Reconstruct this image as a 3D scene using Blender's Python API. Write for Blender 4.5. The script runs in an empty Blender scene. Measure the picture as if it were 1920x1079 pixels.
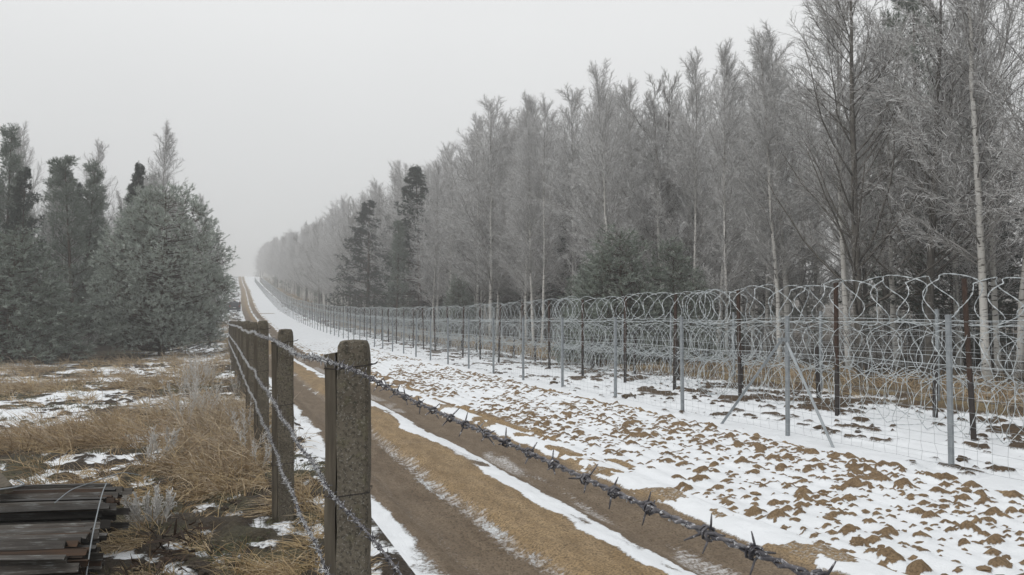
import bpy, bmesh, math
import numpy as np
from mathutils import Vector

# ------------------------------------------------------------------ camera, light, exposure
scene = bpy.context.scene
COL = scene.collection
PSI = math.radians(19.7)
SP, CP = math.sin(PSI), math.cos(PSI)
EYE = 1.62
cam_data = bpy.data.cameras.new('camera')
cam_data.sensor_width = 36.0
cam_data.lens = 1450.0 / 1920.0 * 36.0
cam_data.clip_start = 0.05
cam_data.clip_end = 4000.0
cam = bpy.data.objects.new('camera', cam_data)
cam.location = (0.0, 0.0, EYE)
cam.rotation_euler = (math.radians(90 + 2.39), 0.0, -PSI)
COL.objects.link(cam)
scene.camera = cam

SUN_EL, SUN_AZ = math.radians(42), math.radians(-105)      # azimuth clockwise from +Y
world = bpy.data.worlds.new('World')
scene.world = world
world.use_nodes = True
wn, wl = world.node_tree.nodes, world.node_tree.links
wn.clear()
w_out = wn.new('ShaderNodeOutputWorld')
w_add = wn.new('ShaderNodeAddShader')
w_sky = wn.new('ShaderNodeTexSky')
w_sky.sky_type = 'NISHITA'
w_sky.sun_disc = False
w_sky.sun_elevation = SUN_EL
w_sky.sun_rotation = SUN_AZ
w_sky.dust_density = 1.0
w_hsv = wn.new('ShaderNodeHueSaturation')
w_hsv.inputs['Saturation'].default_value = 0.15
w_bg1 = wn.new('ShaderNodeBackground')
w_bg1.inputs['Strength'].default_value = 0.05
w_bg2 = wn.new('ShaderNodeBackground')                     # even overcast layer, brighter overhead
w_bg2.inputs['Strength'].default_value = 1.0
w_tc = wn.new('ShaderNodeTexCoord')
w_sep = wn.new('ShaderNodeSeparateXYZ')
w_rmp = wn.new('ShaderNodeValToRGB')
w_rmp.color_ramp.elements[0].position = 0.0
w_rmp.color_ramp.elements[0].color = (0.37, 0.375, 0.37, 1)
w_rmp.color_ramp.elements[1].position = 1.0
w_rmp.color_ramp.elements[1].color = (0.96, 0.965, 0.965, 1)
e = w_rmp.color_ramp.elements.new(0.35)
e.color = (0.69, 0.695, 0.69, 1)
wl.new(w_tc.outputs['Generated'], w_sep.inputs[0])
wl.new(w_sep.outputs['Z'], w_rmp.inputs[0])
w_noi = wn.new('ShaderNodeTexNoise')
w_noi.inputs['Scale'].default_value = 1.6
w_noi.inputs['Detail'].default_value = 4
wl.new(w_tc.outputs['Generated'], w_noi.inputs['Vector'])
w_mr = wn.new('ShaderNodeMapRange')
w_mr.inputs['From Min'].default_value = 0.3; w_mr.inputs['From Max'].default_value = 0.7
w_mr.inputs['To Min'].default_value = 0.965; w_mr.inputs['To Max'].default_value = 1.035
wl.new(w_noi.outputs['Fac'], w_mr.inputs['Value'])
wl.new(w_mr.outputs[0], w_bg2.inputs['Strength'])
wl.new(w_rmp.outputs[0], w_bg2.inputs['Color'])
wl.new(w_sky.outputs[0], w_hsv.inputs['Color'])
wl.new(w_hsv.outputs[0], w_bg1.inputs['Color'])
wl.new(w_bg1.outputs[0], w_add.inputs[0])
wl.new(w_bg2.outputs[0], w_add.inputs[1])
wl.new(w_add.outputs[0], w_out.inputs['Surface'])

sun_data = bpy.data.lights.new('sun', 'SUN')
sun_data.energy = 1.0
sun_data.angle = math.radians(50)
sun_data.color = (1.0, 0.97, 0.93)
sun = bpy.data.objects.new('sun', sun_data)
sdir = Vector((math.sin(SUN_AZ) * math.cos(SUN_EL), math.cos(SUN_AZ) * math.cos(SUN_EL), math.sin(SUN_EL)))
sun.rotation_euler = (-sdir).to_track_quat('-Z', 'Y').to_euler()
sun.location = (0, 0, 80)
COL.objects.link(sun)

vs = scene.view_settings
vs.view_transform = 'Standard'
vs.look = 'None'
vs.exposure = 0.0
vs.gamma = 1.0
vs.use_curve_mapping = False
cy = scene.cycles
cy.max_bounces = 6
cy.diffuse_bounces = 3
cy.glossy_bounces = 2
cy.volume_bounces = 1
cy.transparent_max_bounces = 4
cy.use_denoising = True
cy.denoiser = 'OPENIMAGEDENOISE'
cy.denoising_input_passes = 'RGB_ALBEDO_NORMAL'
cy.use_adaptive_sampling = False
cy.caustics_reflective = False
cy.caustics_refractive = False

# ------------------------------------------------------------------ noise and small maths
def _hash(ix, iy, seed):
    h = (ix.astype(np.int64) * 374761393 + iy.astype(np.int64) * 668265263 + seed * 974634777) & 0xFFFFFFFF
    h = ((h ^ (h >> 13)) * 1274126177) & 0xFFFFFFFF
    h = h ^ (h >> 16)
    return (h & 0xFFFFFF) / float(0xFFFFFF)

def vnoise(x, y, seed=0):
    x = np.asarray(x, float); y = np.asarray(y, float)
    ix, iy = np.floor(x), np.floor(y)
    fx, fy = x - ix, y - iy
    fx = fx * fx * fx * (fx * (fx * 6 - 15) + 10)
    fy = fy * fy * fy * (fy * (fy * 6 - 15) + 10)
    a, b = _hash(ix, iy, seed), _hash(ix + 1, iy, seed)
    c, d = _hash(ix, iy + 1, seed), _hash(ix + 1, iy + 1, seed)
    return (a * (1 - fx) + b * fx) * (1 - fy) + (c * (1 - fx) + d * fx) * fy * 1.0

def fbm(x, y, oct=4, seed=0):
    s, amp, tot = 0.0, 1.0, 0.0
    ca, sa = math.cos(0.65), math.sin(0.65)
    for o in range(oct):
        s = s + amp * vnoise(x, y, seed + o * 17)
        tot += amp
        amp *= 0.5
        x, y = (x * ca - y * sa) * 2.03 + 11.3, (x * sa + y * ca) * 2.03 - 7.7
    return s / tot

def sstep(a, b, v):
    t = np.clip((v - a) / (b - a), 0, 1)
    return t * t * (3 - 2 * t)

def bump(a, b, soft, v):
    return sstep(a - soft, a + soft, v) * (1 - sstep(b - soft, b + soft, v))

# ------------------------------------------------------------------ terrain height
_py = np.array([-700, -40, 0, 40, 62, 95, 144, 193, 290, 387, 470, 560, 700, 1200], float)
_pz = np.array([0, 0, 0, 0.02, 0.36, 1.24, 3.3, 6.7, 13.9, 21.9, 26.5, 28.5, 29, 29], float)
_gy = np.arange(-700, 1200, 1.0)
_gz = np.interp(_gy, _py, _pz)
_k = np.ones(25) / 25
_gz = np.convolve(np.convolve(np.pad(_gz, 24, 'edge'), _k, 'valid'), _k, 'valid')
_gz -= np.interp(0.0, _gy, _gz)

def profile(y):
    return np.interp(y, _gy, _gz)

def road_c(y):
    y = np.asarray(y, float)
    a = 2.57 - 0.0175 * np.clip(y, -10, 34)
    a = a + 0.55 * sstep(30, 95, y) + 0.15 * np.sin(y / 31.0) * sstep(60, 120, y)
    return a

def post_line(y):
    return 0.53 - 0.0172 * np.asarray(y, float)

def base_h(x, y):
    x = np.asarray(x, float); y = np.asarray(y, float)
    z = profile(y)
    z = z - 0.24 * (1 - sstep(-1.5, 0.8, x)) * sstep(8, 34, y) * (1 - sstep(60, 110, y))
    z = z + 0.10 * (fbm(x * 0.21, y * 0.21, 2, 5) - 0.5) * (1 - sstep(0.2, 1.1, x))
    # the land swells gently under both woods
    z = z + 0.5 * sstep(13, 26, x) * (fbm(x * 0.07, y * 0.07, 2, 8) - 0.35)
    z = z + 0.16 * bump(8.6, 12.0, 0.7, x) * (fbm(x * 0.5, y * 0.28, 2, 21) - 0.5)
    return z

def road_h(u, x, y):
    z = -0.06 * bump(-1.06, -0.46, 0.10, u) - 0.055 * bump(0.36, 1.06, 0.10, u)
    z = z + 0.035 * bump(-0.36, 0.18, 0.12, u) + 0.04 * bump(1.2, 1.5, 0.1, u)
    return z

def ground_z(x, y):
    """height for placing things"""
    x = np.asarray(x, float); y = np.asarray(y, float)
    u = x - road_c(y)
    inside = bump(-1.3, 1.5, 0.05, u)
    return base_h(x, y) + road_h(u, x, y) * inside

def gz(x, y):
    return float(ground_z(np.array([x]), np.array([y]))[0])

# ------------------------------------------------------------------ mesh builder
class MB:
    def __init__(self):
        self.v, self.q, self.t, self.c = [], [], [], []
        self.n = 0
    def add(self, verts, quads=None, tris=None, col=None):
        verts = np.asarray(verts, float).reshape(-1, 3)
        if quads is not None and len(quads):
            self.q.append(np.asarray(quads, np.int64).reshape(-1, 4) + self.n)
        if tris is not None and len(tris):
            self.t.append(np.asarray(tris, np.int64).reshape(-1, 3) + self.n)
        self.v.append(verts)
        if col is None:
            col = np.zeros((len(verts), 3))
        self.c.append(np.broadcast_to(np.asarray(col, float).reshape(-1, 3), (len(verts), 3)))
        self.n += len(verts)
    def mesh(self, name, mat, smooth=False):
        v = np.concatenate(self.v) if self.v else np.zeros((0, 3))
        q = np.concatenate(self.q) if self.q else np.zeros((0, 4), np.int64)
        t = np.concatenate(self.t) if self.t else np.zeros((0, 3), np.int64)
        me = bpy.data.meshes.new(name)
        nl = q.size + t.size
        me.vertices.add(len(v)); me.loops.add(nl); me.polygons.add(len(q) + len(t))
        me.vertices.foreach_set('co', v.astype(np.float32).ravel())
        me.loops.foreach_set('vertex_index', np.concatenate([q.ravel(), t.ravel()]).astype(np.int32))
        st = np.concatenate([np.arange(len(q)) * 4, q.size + np.arange(len(t)) * 3]).astype(np.int32)
        me.polygons.foreach_set('loop_start', st)
        me.polygons.foreach_set('use_smooth', np.full(len(q) + len(t), smooth, bool))
        c = np.concatenate(self.c)
        at = me.attributes.new('cover', 'FLOAT_COLOR', 'POINT')
        at.data.foreach_set('color', np.concatenate([c, np.ones((len(c), 1))], 1).astype(np.float32).ravel())
        if mat is not None:
            me.materials.append(mat)
        me.update(calc_edges=True)
        me.validate()
        return me
    def build(self, name, mat, parent=None, smooth=False):
        return link(name, self.mesh(name, mat, smooth), parent)

def link(name, me, parent=None):
    o = bpy.data.objects.new(name, me)
    COL.objects.link(o)
    if parent is not None:
        o.parent = parent
    return o

def empty(name, loc, rz=0.0, scale=1.0):
    o = bpy.data.objects.new(name, None)
    o.empty_display_size = 0.2
    o.location = loc
    o.rotation_euler = (0, 0, rz)
    o.scale = (scale,) * 3
    COL.objects.link(o)
    return o

def tag(o, label, cat, group=None):
    o['label'] = label
    o['category'] = cat
    if group:
        o['group'] = group
    return o

def kind(o, k, label=None, cat=None):
    o['kind'] = k
    if label:
        o['label'] = label
    if cat:
        o['category'] = cat
    return o

ORD = ['first', 'second', 'third', 'fourth', 'fifth', 'sixth', 'seventh', 'eighth', 'ninth', 'tenth', 'eleventh', 'twelfth',
       'thirteenth', 'fourteenth', 'fifteenth', 'sixteenth', 'seventeenth', 'eighteenth', 'nineteenth', 'twentieth']

def norm(a):
    return a / np.maximum(np.linalg.norm(a, axis=-1, keepdims=True), 1e-9)

def tubes(mb, P, R, sides=4, cap=True, col=None):
    P = np.asarray(P, float)
    if P.ndim == 2:
        P = P[None]
    N, m, _ = P.shape
    R = np.broadcast_to(np.asarray(R, float), (N, m))
    T = norm(np.gradient(P, axis=1))
    mean = norm(P[:, -1] - P[:, 0])
    ref = np.where(np.abs(mean[:, 2:3]) > 0.8, np.array([[1.0, 0, 0]]), np.array([[0, 0, 1.0]]))
    U = norm(np.cross(T, ref[:, None, :]))
    V = np.cross(T, U)
    a = np.arange(sides) * 2 * math.pi / sides
    ring = P[:, :, None, :] + R[:, :, None, None] * (U[:, :, None, :] * np.cos(a)[None, None, :, None] + V[:, :, None, :] * np.sin(a)[None, None, :, None])
    verts = ring.reshape(-1, 3)
    base = (np.arange(N) * m * sides)[:, None, None]
    i = np.arange(m - 1)[None, :, None] * sides
    j = np.arange(sides)[None, None, :]
    jn = (j + 1) % sides
    q = np.stack([base + i + j, base + i + jn, base + i + sides + jn, base + i + sides + j], -1).reshape(-1, 4)
    if col is not None:
        col = np.repeat(np.broadcast_to(col, (N, m, 3)).reshape(-1, 3), sides, 0)
    tris = []
    if cap:
        for s in range(1, sides - 1):
            z = np.zeros(N, int)
            b = np.arange(N) * m * sides
            tris.append(np.stack([b, b + s + 1, b + s], -1))
            e_ = b + (m - 1) * sides
            tris.append(np.stack([e_, e_ + s, e_ + s + 1], -1))
        tris = np.concatenate(tris)
    mb.add(verts, q, tris, col)

def ribbons(mb, P, W, rng, col=None, side=None):
    """flat tapered strips; the last point of each is a tip"""
    N, m, _ = P.shape
    T = norm(P[:, -1] - P[:, 0])
    if side is None:
        side = norm(np.cross(T, rng.normal(size=(N, 3))))
    W = np.broadcast_to(np.asarray(W, float), (N, m))
    A = P[:, :-1] + side[:, None] * W[:, :-1, None] * 0.5
    B = P[:, :-1] - side[:, None] * W[:, :-1, None] * 0.5
    verts = np.concatenate([A, B, P[:, -1:]], 1)            # N, 2(m-1)+1
    k = 2 * (m - 1) + 1
    b = np.arange(N)[:, None] * k
    i = np.arange(m - 2)[None, :]
    q = np.stack([b + i, b + i + 1, b + (m - 1) + i + 1, b + (m - 1) + i], -1).reshape(-1, 4) if m > 2 else None
    t = np.stack([b[:, 0] + m - 2, b[:, 0] + k - 1, b[:, 0] + 2 * (m - 1) - 1], -1)
    if col is not None:
        col = np.broadcast_to(col, (N, m, 3))
        col = np.concatenate([col[:, :-1], col[:, :-1], col[:, -1:]], 1).reshape(-1, 3)
    mb.add(verts.reshape(-1, 3), q, t, col)

def box(mb, c, size, rot=None, col=None, taper=1.0):
    s = np.asarray(size, float) / 2
    v = np.array([[x, y, z] for z in (-1, 1) for y in (-1, 1) for x in (-1, 1)], float)
    v[4:, :2] *= taper
    v = v * s
    if rot is not None:
        v = v @ np.asarray(rot).T
    mb.add(v + np.asarray(c, float), [[0, 2, 3, 1], [4, 5, 7, 6], [0, 1, 5, 4], [2, 6, 7, 3], [0, 4, 6, 2], [1, 3, 7, 5]], None, col)

def rotz(a):
    c, s = math.cos(a), math.sin(a)
    return np.array([[c, -s, 0], [s, c, 0], [0, 0, 1.0]])

# ------------------------------------------------------------------ materials
def new_mat(name, rough=0.8):
    m = bpy.data.materials.new(name)
    m.use_nodes = True
    nt = m.node_tree
    b = nt.nodes['Principled BSDF']
    b.inputs['Roughness'].default_value = rough
    b.inputs['Specular IOR Level'].default_value = 0.25
    return m, nt, b

class NT:
    def __init__(self, nt):
        self.nt, self.n, self.l = nt, nt.nodes, nt.links
    def pos(self):
        return self.n.new('ShaderNodeNewGeometry').outputs['Position']
    def objco(self):
        return self.n.new('ShaderNodeTexCoord').outputs['Object']
    def attr(self, name='cover'):
        a = self.n.new('ShaderNodeAttribute'); a.attribute_name = name
        s = self.n.new('ShaderNodeSeparateColor'); self.l.new(a.outputs['Color'], s.inputs[0])
        return s.outputs
    def scale(self, vec, s):
        m = self.n.new('ShaderNodeMapping'); m.inputs['Scale'].default_value = s
        self.l.new(vec, m.inputs['Vector']); return m.outputs[0]
    def noise(self, vec, scale, detail=4, rough=0.55):
        n = self.n.new('ShaderNodeTexNoise')
        n.inputs['Scale'].default_value = scale; n.inputs['Detail'].default_value = detail
        n.inputs['Roughness'].default_value = rough
        if vec is not None:
            self.l.new(vec, n.inputs['Vector'])
        return n.outputs['Fac']
    def ramp(self, fac, stops):
        r = self.n.new('ShaderNodeValToRGB')
        while len(r.color_ramp.elements) < len(stops):
            r.color_ramp.elements.new(0.5)
        for e_, (p, c) in zip(r.color_ramp.elements, stops):
            e_.position = p
            e_.color = (c, c, c, 1) if isinstance(c, (int, float)) else (*c, 1)
        self.l.new(fac, r.inputs[0])
        return r.outputs[0]
    def mix(self, fac, a, b):
        m = self.n.new('ShaderNodeMix'); m.data_type = 'RGBA'
        for sock, v in ((m.inputs[0], fac), (m.inputs[6], a), (m.inputs[7], b)):
            if isinstance(v, (int, float)):
                sock.default_value = v
            elif isinstance(v, tuple):
                sock.default_value = (*v, 1)
            else:
                self.l.new(v, sock)
        return m.outputs[2]
    def math(self, op, a, b=None, clamp=False):
        m = self.n.new('ShaderNodeMath'); m.operation = op; m.use_clamp = clamp
        for sock, v in zip(m.inputs, (a, b)):
            if v is None:
                continue
            if isinstance(v, (int, float)):
                sock.default_value = v
            else:
                self.l.new(v, sock)
        return m.outputs[0]
    def bump(self, h, strength, dist, bsdf):
        b = self.n.new('ShaderNodeBump')
        b.inputs['Strength'].default_value = strength; b.inputs['Distance'].default_value = dist
        self.l.new(h, b.inputs['Height']); self.l.new(b.outputs[0], bsdf.inputs['Normal'])
    def rand(self):
        return self.n.new('ShaderNodeObjectInfo').outputs['Random']

SNOW = (0.80, 0.825, 0.85)

def ground_mat(name, dark, light, alt_dark, alt_light, frost=(0.60, 0.60, 0.60), rough=0.85, streak=False):
    """attribute cover: R snow, G alternative soil, B frost sprinkled over the soil"""
    m, nt, b = new_mat(name, rough)
    g = NT(nt)
    p = g.pos()
    at = g.attr()
    n1 = g.noise(p if not streak else g.scale(p, (1.0, 0.22, 1.0)), 9.0, 7, 0.65)
    n2 = g.noise(p, 60.0, 5, 0.65)
    n3 = g.noise(p, 2.2, 4)
    soil = g.mix(g.ramp(n1, [(0.3, 0.0), (0.7, 1.0)]), dark, light)
    alt = g.mix(g.ramp(n1, [(0.3, 0.0), (0.7, 1.0)]), alt_dark, alt_light)
    soil = g.mix(at[1], soil, alt)
    soil = g.mix(g.ramp(n2, [(0.36, 0.85), (0.56, 0.0)]), soil, tuple(c * 0.55 for c in dark))  # pits of the fine noise darkened, crevice shade put into the soil colour
    fr = g.math('ADD', at[2], g.math('MULTIPLY', g.math('SUBTRACT', g.noise(p, 38.0, 5, 0.7), 0.5), 1.5))
    fr = g.ramp(fr, [(0.42, 0.0), (0.75, 1.0)])
    soil = g.mix(g.math('MULTIPLY', fr, g.math('MULTIPLY', at[2], 1.3, True)), soil, frost)
    sn = g.math('ADD', at[0], g.math('MULTIPLY', g.math('SUBTRACT', g.noise(p, 34.0, 7, 0.75), 0.5), 1.15))
    sn = g.ramp(sn, [(0.40, 0.0), (0.60, 1.0)])
    snow = g.mix(g.ramp(n3, [(0.3, 0.0), (0.7, 1.0)]), (0.74, 0.765, 0.79), SNOW)
    nt.links.new(g.mix(sn, soil, snow), b.inputs['Base Color'])
    h = g.math('ADD', g.math('MULTIPLY', n2, 0.5), g.math('ADD', n1, g.math('MULTIPLY', sn, 0.35)))
    g.bump(h, 0.75, 0.025, b)
    return m

M_road = ground_mat('frozen_mud', (0.130, 0.097, 0.066), (0.235, 0.183, 0.130), (0.235, 0.160, 0.082), (0.42, 0.305, 0.172), streak=True)
M_plough = ground_mat('ploughed_soil', (0.150, 0.100, 0.056), (0.29, 0.205, 0.118), (0.30, 0.21, 0.11), (0.36, 0.26, 0.145))
M_strip = ground_mat('snowy_strip_soil', (0.05, 0.037, 0.026), (0.15, 0.10, 0.055), (0.20, 0.155, 0.08), (0.26, 0.20, 0.11))
M_field = ground_mat('dark_field_soil', (0.030, 0.023, 0.017), (0.075, 0.056, 0.038), (0.048, 0.046, 0.026), (0.10, 0.088, 0.052))
M_floor = ground_mat('forest_floor', (0.045, 0.035, 0.024), (0.11, 0.085, 0.055), (0.20, 0.15, 0.08), (0.26, 0.20, 0.11))

def simple_mat(name, c1, c2, scale=8.0, rough=0.7, metallic=0.0, stretch=(1, 1, 1), bump=0.0, frost=None, vary=0.0, lo=0.35, hi=0.65):
    m, nt, b = new_mat(name, rough)
    g = NT(nt)
    p = g.scale(g.objco(), stretch)
    n = g.noise(p, scale, 6, 0.6)
    c = g.mix(g.ramp(n, [(lo, 0.0), (hi, 1.0)]), c1, c2)
    if frost:
        f = g.noise(p, scale * frost[1], 4, 0.7)
        c = g.mix(g.ramp(f, [(frost[2], 0.0), (frost[2] + 0.12, 1.0)]), c, frost[0])
    if vary:
        c = g.mix(g.math('MULTIPLY', g.rand(), vary), c, tuple(x * 0.45 for x in c1))
    nt.links.new(c, b.inputs['Base Color'])
    b.inputs['Metallic'].default_value = metallic
    if bump:
        g.bump(n, bump, 0.01, b)
    return m

def plant_mat(name, a, bcol, tip, rnd_dark=0.4, rough=0.85):
    """cover: R 0..1 colour choice per blade, G amount of frost towards the tip"""
    m, nt, b = new_mat(name, rough)
    g = NT(nt)
    at = g.attr()
    c = g.mix(at[0], a, bcol)
    c = g.mix(at[1], c, tip)
    c = g.mix(g.math('MULTIPLY', g.rand(), rnd_dark), c, tuple(x * 0.5 for x in a))
    nt.links.new(c, b.inputs['Base Color'])
    b.inputs['Specular IOR Level'].default_value = 0.1
    return m

def concrete_mat():
    m, nt, b = new_mat('lichened_concrete', 0.95)
    g = NT(nt)
    p = g.objco()
    n1 = g.noise(p, 5.0, 5)
    n2 = g.noise(p, 130.0, 3, 0.6)
    n3 = g.noise(p, 60.0, 4, 0.7)
    c = g.mix(g.ramp(n1, [(0.3, 0.0), (0.7, 1.0)]), (0.085, 0.072, 0.055), (0.160, 0.140, 0.108))
    c = g.mix(g.ramp(n3, [(0.50, 0.0), (0.60, 0.75)]), c, (0.035, 0.032, 0.025))
    c = g.mix(g.ramp(n2, [(0.59, 0.0), (0.66, 0.6)]), c, (0.30, 0.29, 0.26))
    top = g.math('GREATER_THAN', g.noise(p, 14.0, 4), 0.60)
    c = g.mix(g.math('MULTIPLY', top, 0.22), c, (0.12, 0.115, 0.055))
    nt.links.new(c, b.inputs['Base Color'])
    g.bump(g.math('ADD', n2, n3), 0.8, 0.006, b)
    return m

def birch_mat():
    m, nt, b = new_mat('birch_bark', 0.75)
    g = NT(nt)
    p = g.objco()
    n = g.noise(g.scale(p, (3.0, 3.0, 14.0)), 1.6, 5, 0.6)
    n2 = g.noise(p, 1.3, 3)
    c = g.mix(g.ramp(n, [(0.56, 0.0), (0.63, 1.0)]), (0.60, 0.59, 0.56), (0.045, 0.04, 0.036))
    sep = nt.nodes.new('ShaderNodeSeparateXYZ'); nt.links.new(p, sep.inputs[0])
    up = g.math('MULTIPLY', g.math('SUBTRACT', sep.outputs['Z'], 7.0), 0.25, True)
    c = g.mix(up, c, (0.16, 0.145, 0.13))
    c = g.mix(g.ramp(n2, [(0.4, 0.0), (0.7, 0.4)]), c, (0.20, 0.18, 0.15))
    nt.links.new(c, b.inputs['Base Color'])
    return m

M_conc = concrete_mat()
M_wood = simple_mat('weathered_wood', (0.060, 0.050, 0.038), (0.130, 0.112, 0.085), 3.0, 0.9, 0, (9, 9, 0.7), 0.6)
M_galv = simple_mat('galvanised_steel', (0.20, 0.22, 0.235), (0.30, 0.325, 0.34), 7.0, 0.5, 0.25)
M_rust = simple_mat('rust_brown_steel', (0.032, 0.020, 0.015), (0.062, 0.036, 0.025), 9.0, 0.8, 0.1, bump=0.3)
M_dark = simple_mat('black_brown_steel', (0.022, 0.019, 0.018), (0.05, 0.040, 0.035), 9.0, 0.7, 0.1)
M_razor = simple_mat('frosted_razor_wire', (0.34, 0.375, 0.385), (0.54, 0.57, 0.58), 25.0, 0.6, 0.1)
M_mesh = simple_mat('frosted_mesh_wire', (0.27, 0.295, 0.305), (0.42, 0.44, 0.45), 25.0, 0.6, 0.1)
M_barb = simple_mat('barbed_wire_steel', (0.040, 0.038, 0.045), (0.17, 0.165, 0.175), 45.0, 0.6, 0.2, frost=((0.62, 0.62, 0.64), 2.4, 0.56))
M_frost = simple_mat('hoar_frost', (0.36, 0.365, 0.37), (0.60, 0.61, 0.62), 60.0, 0.9)
M_bar = simple_mat('rusty_angle_steel', (0.038, 0.034, 0.030), (0.115, 0.100, 0.085), 5.0, 0.55, 0.3, (0.5, 6, 6), 0.3, frost=((0.24, 0.25, 0.245), 4.0, 0.54), vary=0.8)
M_bar2 = simple_mat('orange_rust_steel', (0.040, 0.029, 0.022), (0.105, 0.058, 0.032), 5.0, 0.8, 0.1, (0.6, 5, 5), 0.3, vary=0.6)
M_bark = simple_mat('grey_bark', (0.060, 0.054, 0.047), (0.14, 0.13, 0.115), 4.0, 0.9, 0, (4, 4, 1), 0.5)
M_pinebark = simple_mat('pine_bark', (0.045, 0.034, 0.026), (0.10, 0.072, 0.05), 5.0, 0.9, 0, (4, 4, 1), 0.5)
M_birch = birch_mat()
M_twig = plant_mat('frosted_twigs', (0.52, 0.515, 0.508), (0.74, 0.74, 0.738), (0.88, 0.885, 0.89), 0.22)
M_limb = simple_mat('frosted_limb_bark', (0.20, 0.192, 0.182), (0.42, 0.41, 0.40), 6.0, 0.9)
M_twigd = plant_mat('dark_frosted_twigs', (0.25, 0.238, 0.222), (0.46, 0.45, 0.435), (0.72, 0.72, 0.72), 0.30)
M_needle = plant_mat('frosted_pine_needles', (0.098, 0.126, 0.092), (0.170, 0.204, 0.152), (0.64, 0.68, 0.65), 0.30)
M_needlef = plant_mat('heavily_frosted_pine_needles', (0.125, 0.155, 0.118), (0.205, 0.240, 0.185), (0.70, 0.74, 0.71), 0.0)
M_needled = plant_mat('dark_spruce_needles', (0.030, 0.042, 0.031), (0.062, 0.078, 0.058), (0.38, 0.41, 0.39), 0.3)
M_grass = plant_mat('dry_straw_grass', (0.235, 0.158, 0.082), (0.50, 0.380, 0.210), (0.64, 0.62, 0.59), 0.0)
M_green = plant_mat('short_green_grass', (0.050, 0.062, 0.024), (0.12, 0.115, 0.05), (0.5, 0.5, 0.48), 0.0)
M_weed = plant_mat('frosted_weed', (0.24, 0.20, 0.15), (0.40, 0.37, 0.33), (0.58, 0.575, 0.565), 0.0)
M_car = simple_mat('dark_blue_car_paint', (0.018, 0.024, 0.034), (0.03, 0.038, 0.05), 3.0, 0.3, 0.3)
M_glass = simple_mat('car_window_glass', (0.03, 0.035, 0.04), (0.06, 0.065, 0.07), 3.0, 0.1)
M_tyre = simple_mat('black_tyre', (0.012, 0.012, 0.012), (0.02, 0.02, 0.02), 9.0, 0.9)
M_lampr = simple_mat('red_tail_lamp', (0.22, 0.012, 0.01), (0.3, 0.02, 0.015), 9.0, 0.3)
M_plate = simple_mat('white_number_plate', (0.6, 0.6, 0.58), (0.7, 0.7, 0.68), 9.0, 0.5)
M_cloth = simple_mat('dark_work_clothes', (0.014, 0.015, 0.018), (0.035, 0.035, 0.04), 12.0, 0.9)
M_cloth2 = simple_mat('dark_maroon_clothes', (0.05, 0.02, 0.018), (0.07, 0.035, 0.03), 12.0, 0.9)
M_skin = simple_mat('skin', (0.40, 0.24, 0.18), (0.46, 0.29, 0.22), 12.0, 0.6)

# ------------------------------------------------------------------ the ground, strip by strip
rows = [np.arange(-8, 1.5, 0.25), np.arange(1.5, 6.0, 0.024)]
yy = [6.0]
while yy[-1] < 60:
    yy.append(yy[-1] + max(0.028, 0.0058 * yy[-1]))
while yy[-1] < 700:
    yy.append(yy[-1] * 1.014)
rows.append(np.array(yy))
ROWS = np.concatenate([np.array([-600, -250, -100, -40, -18]), np.concatenate(rows), np.array([900.0, 1150.0])])

def sheet(name, mat, xfun, hfun, cols):
    """xfun(s, y) maps 0..1 columns to x; hfun(x, y) returns z and the cover attribute"""
    Y, S = np.meshgrid(ROWS, cols, indexing='ij')
    X = xfun(S, Y)
    Z, C = hfun(X, Y)
    nr, nc = X.shape
    idx = np.arange(nr * nc).reshape(nr, nc)
    q = np.stack([idx[:-1, :-1], idx[:-1, 1:], idx[1:, 1:], idx[1:, :-1]], -1).reshape(-1, 4)
    mb = MB()
    mb.add(np.stack([X, Y, Z], -1).reshape(-1, 3), q, None, C.reshape(-1, 3))
    o = mb.build(name, mat, smooth=True)
    o['kind'] = 'structure'
    return o

ROAD_L, ROAD_R, PLOUGH_R, STRIP_R = -1.38, 1.52, 6.86, 13.2

def edge_fade(a, lo, hi, w=0.06):
    return sstep(lo, lo + w, a) * (1 - sstep(hi - w, hi, a))

def far_fade(y, d0=25.0, d1=90.0):
    return 1 - sstep(d0, d1, y)

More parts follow.
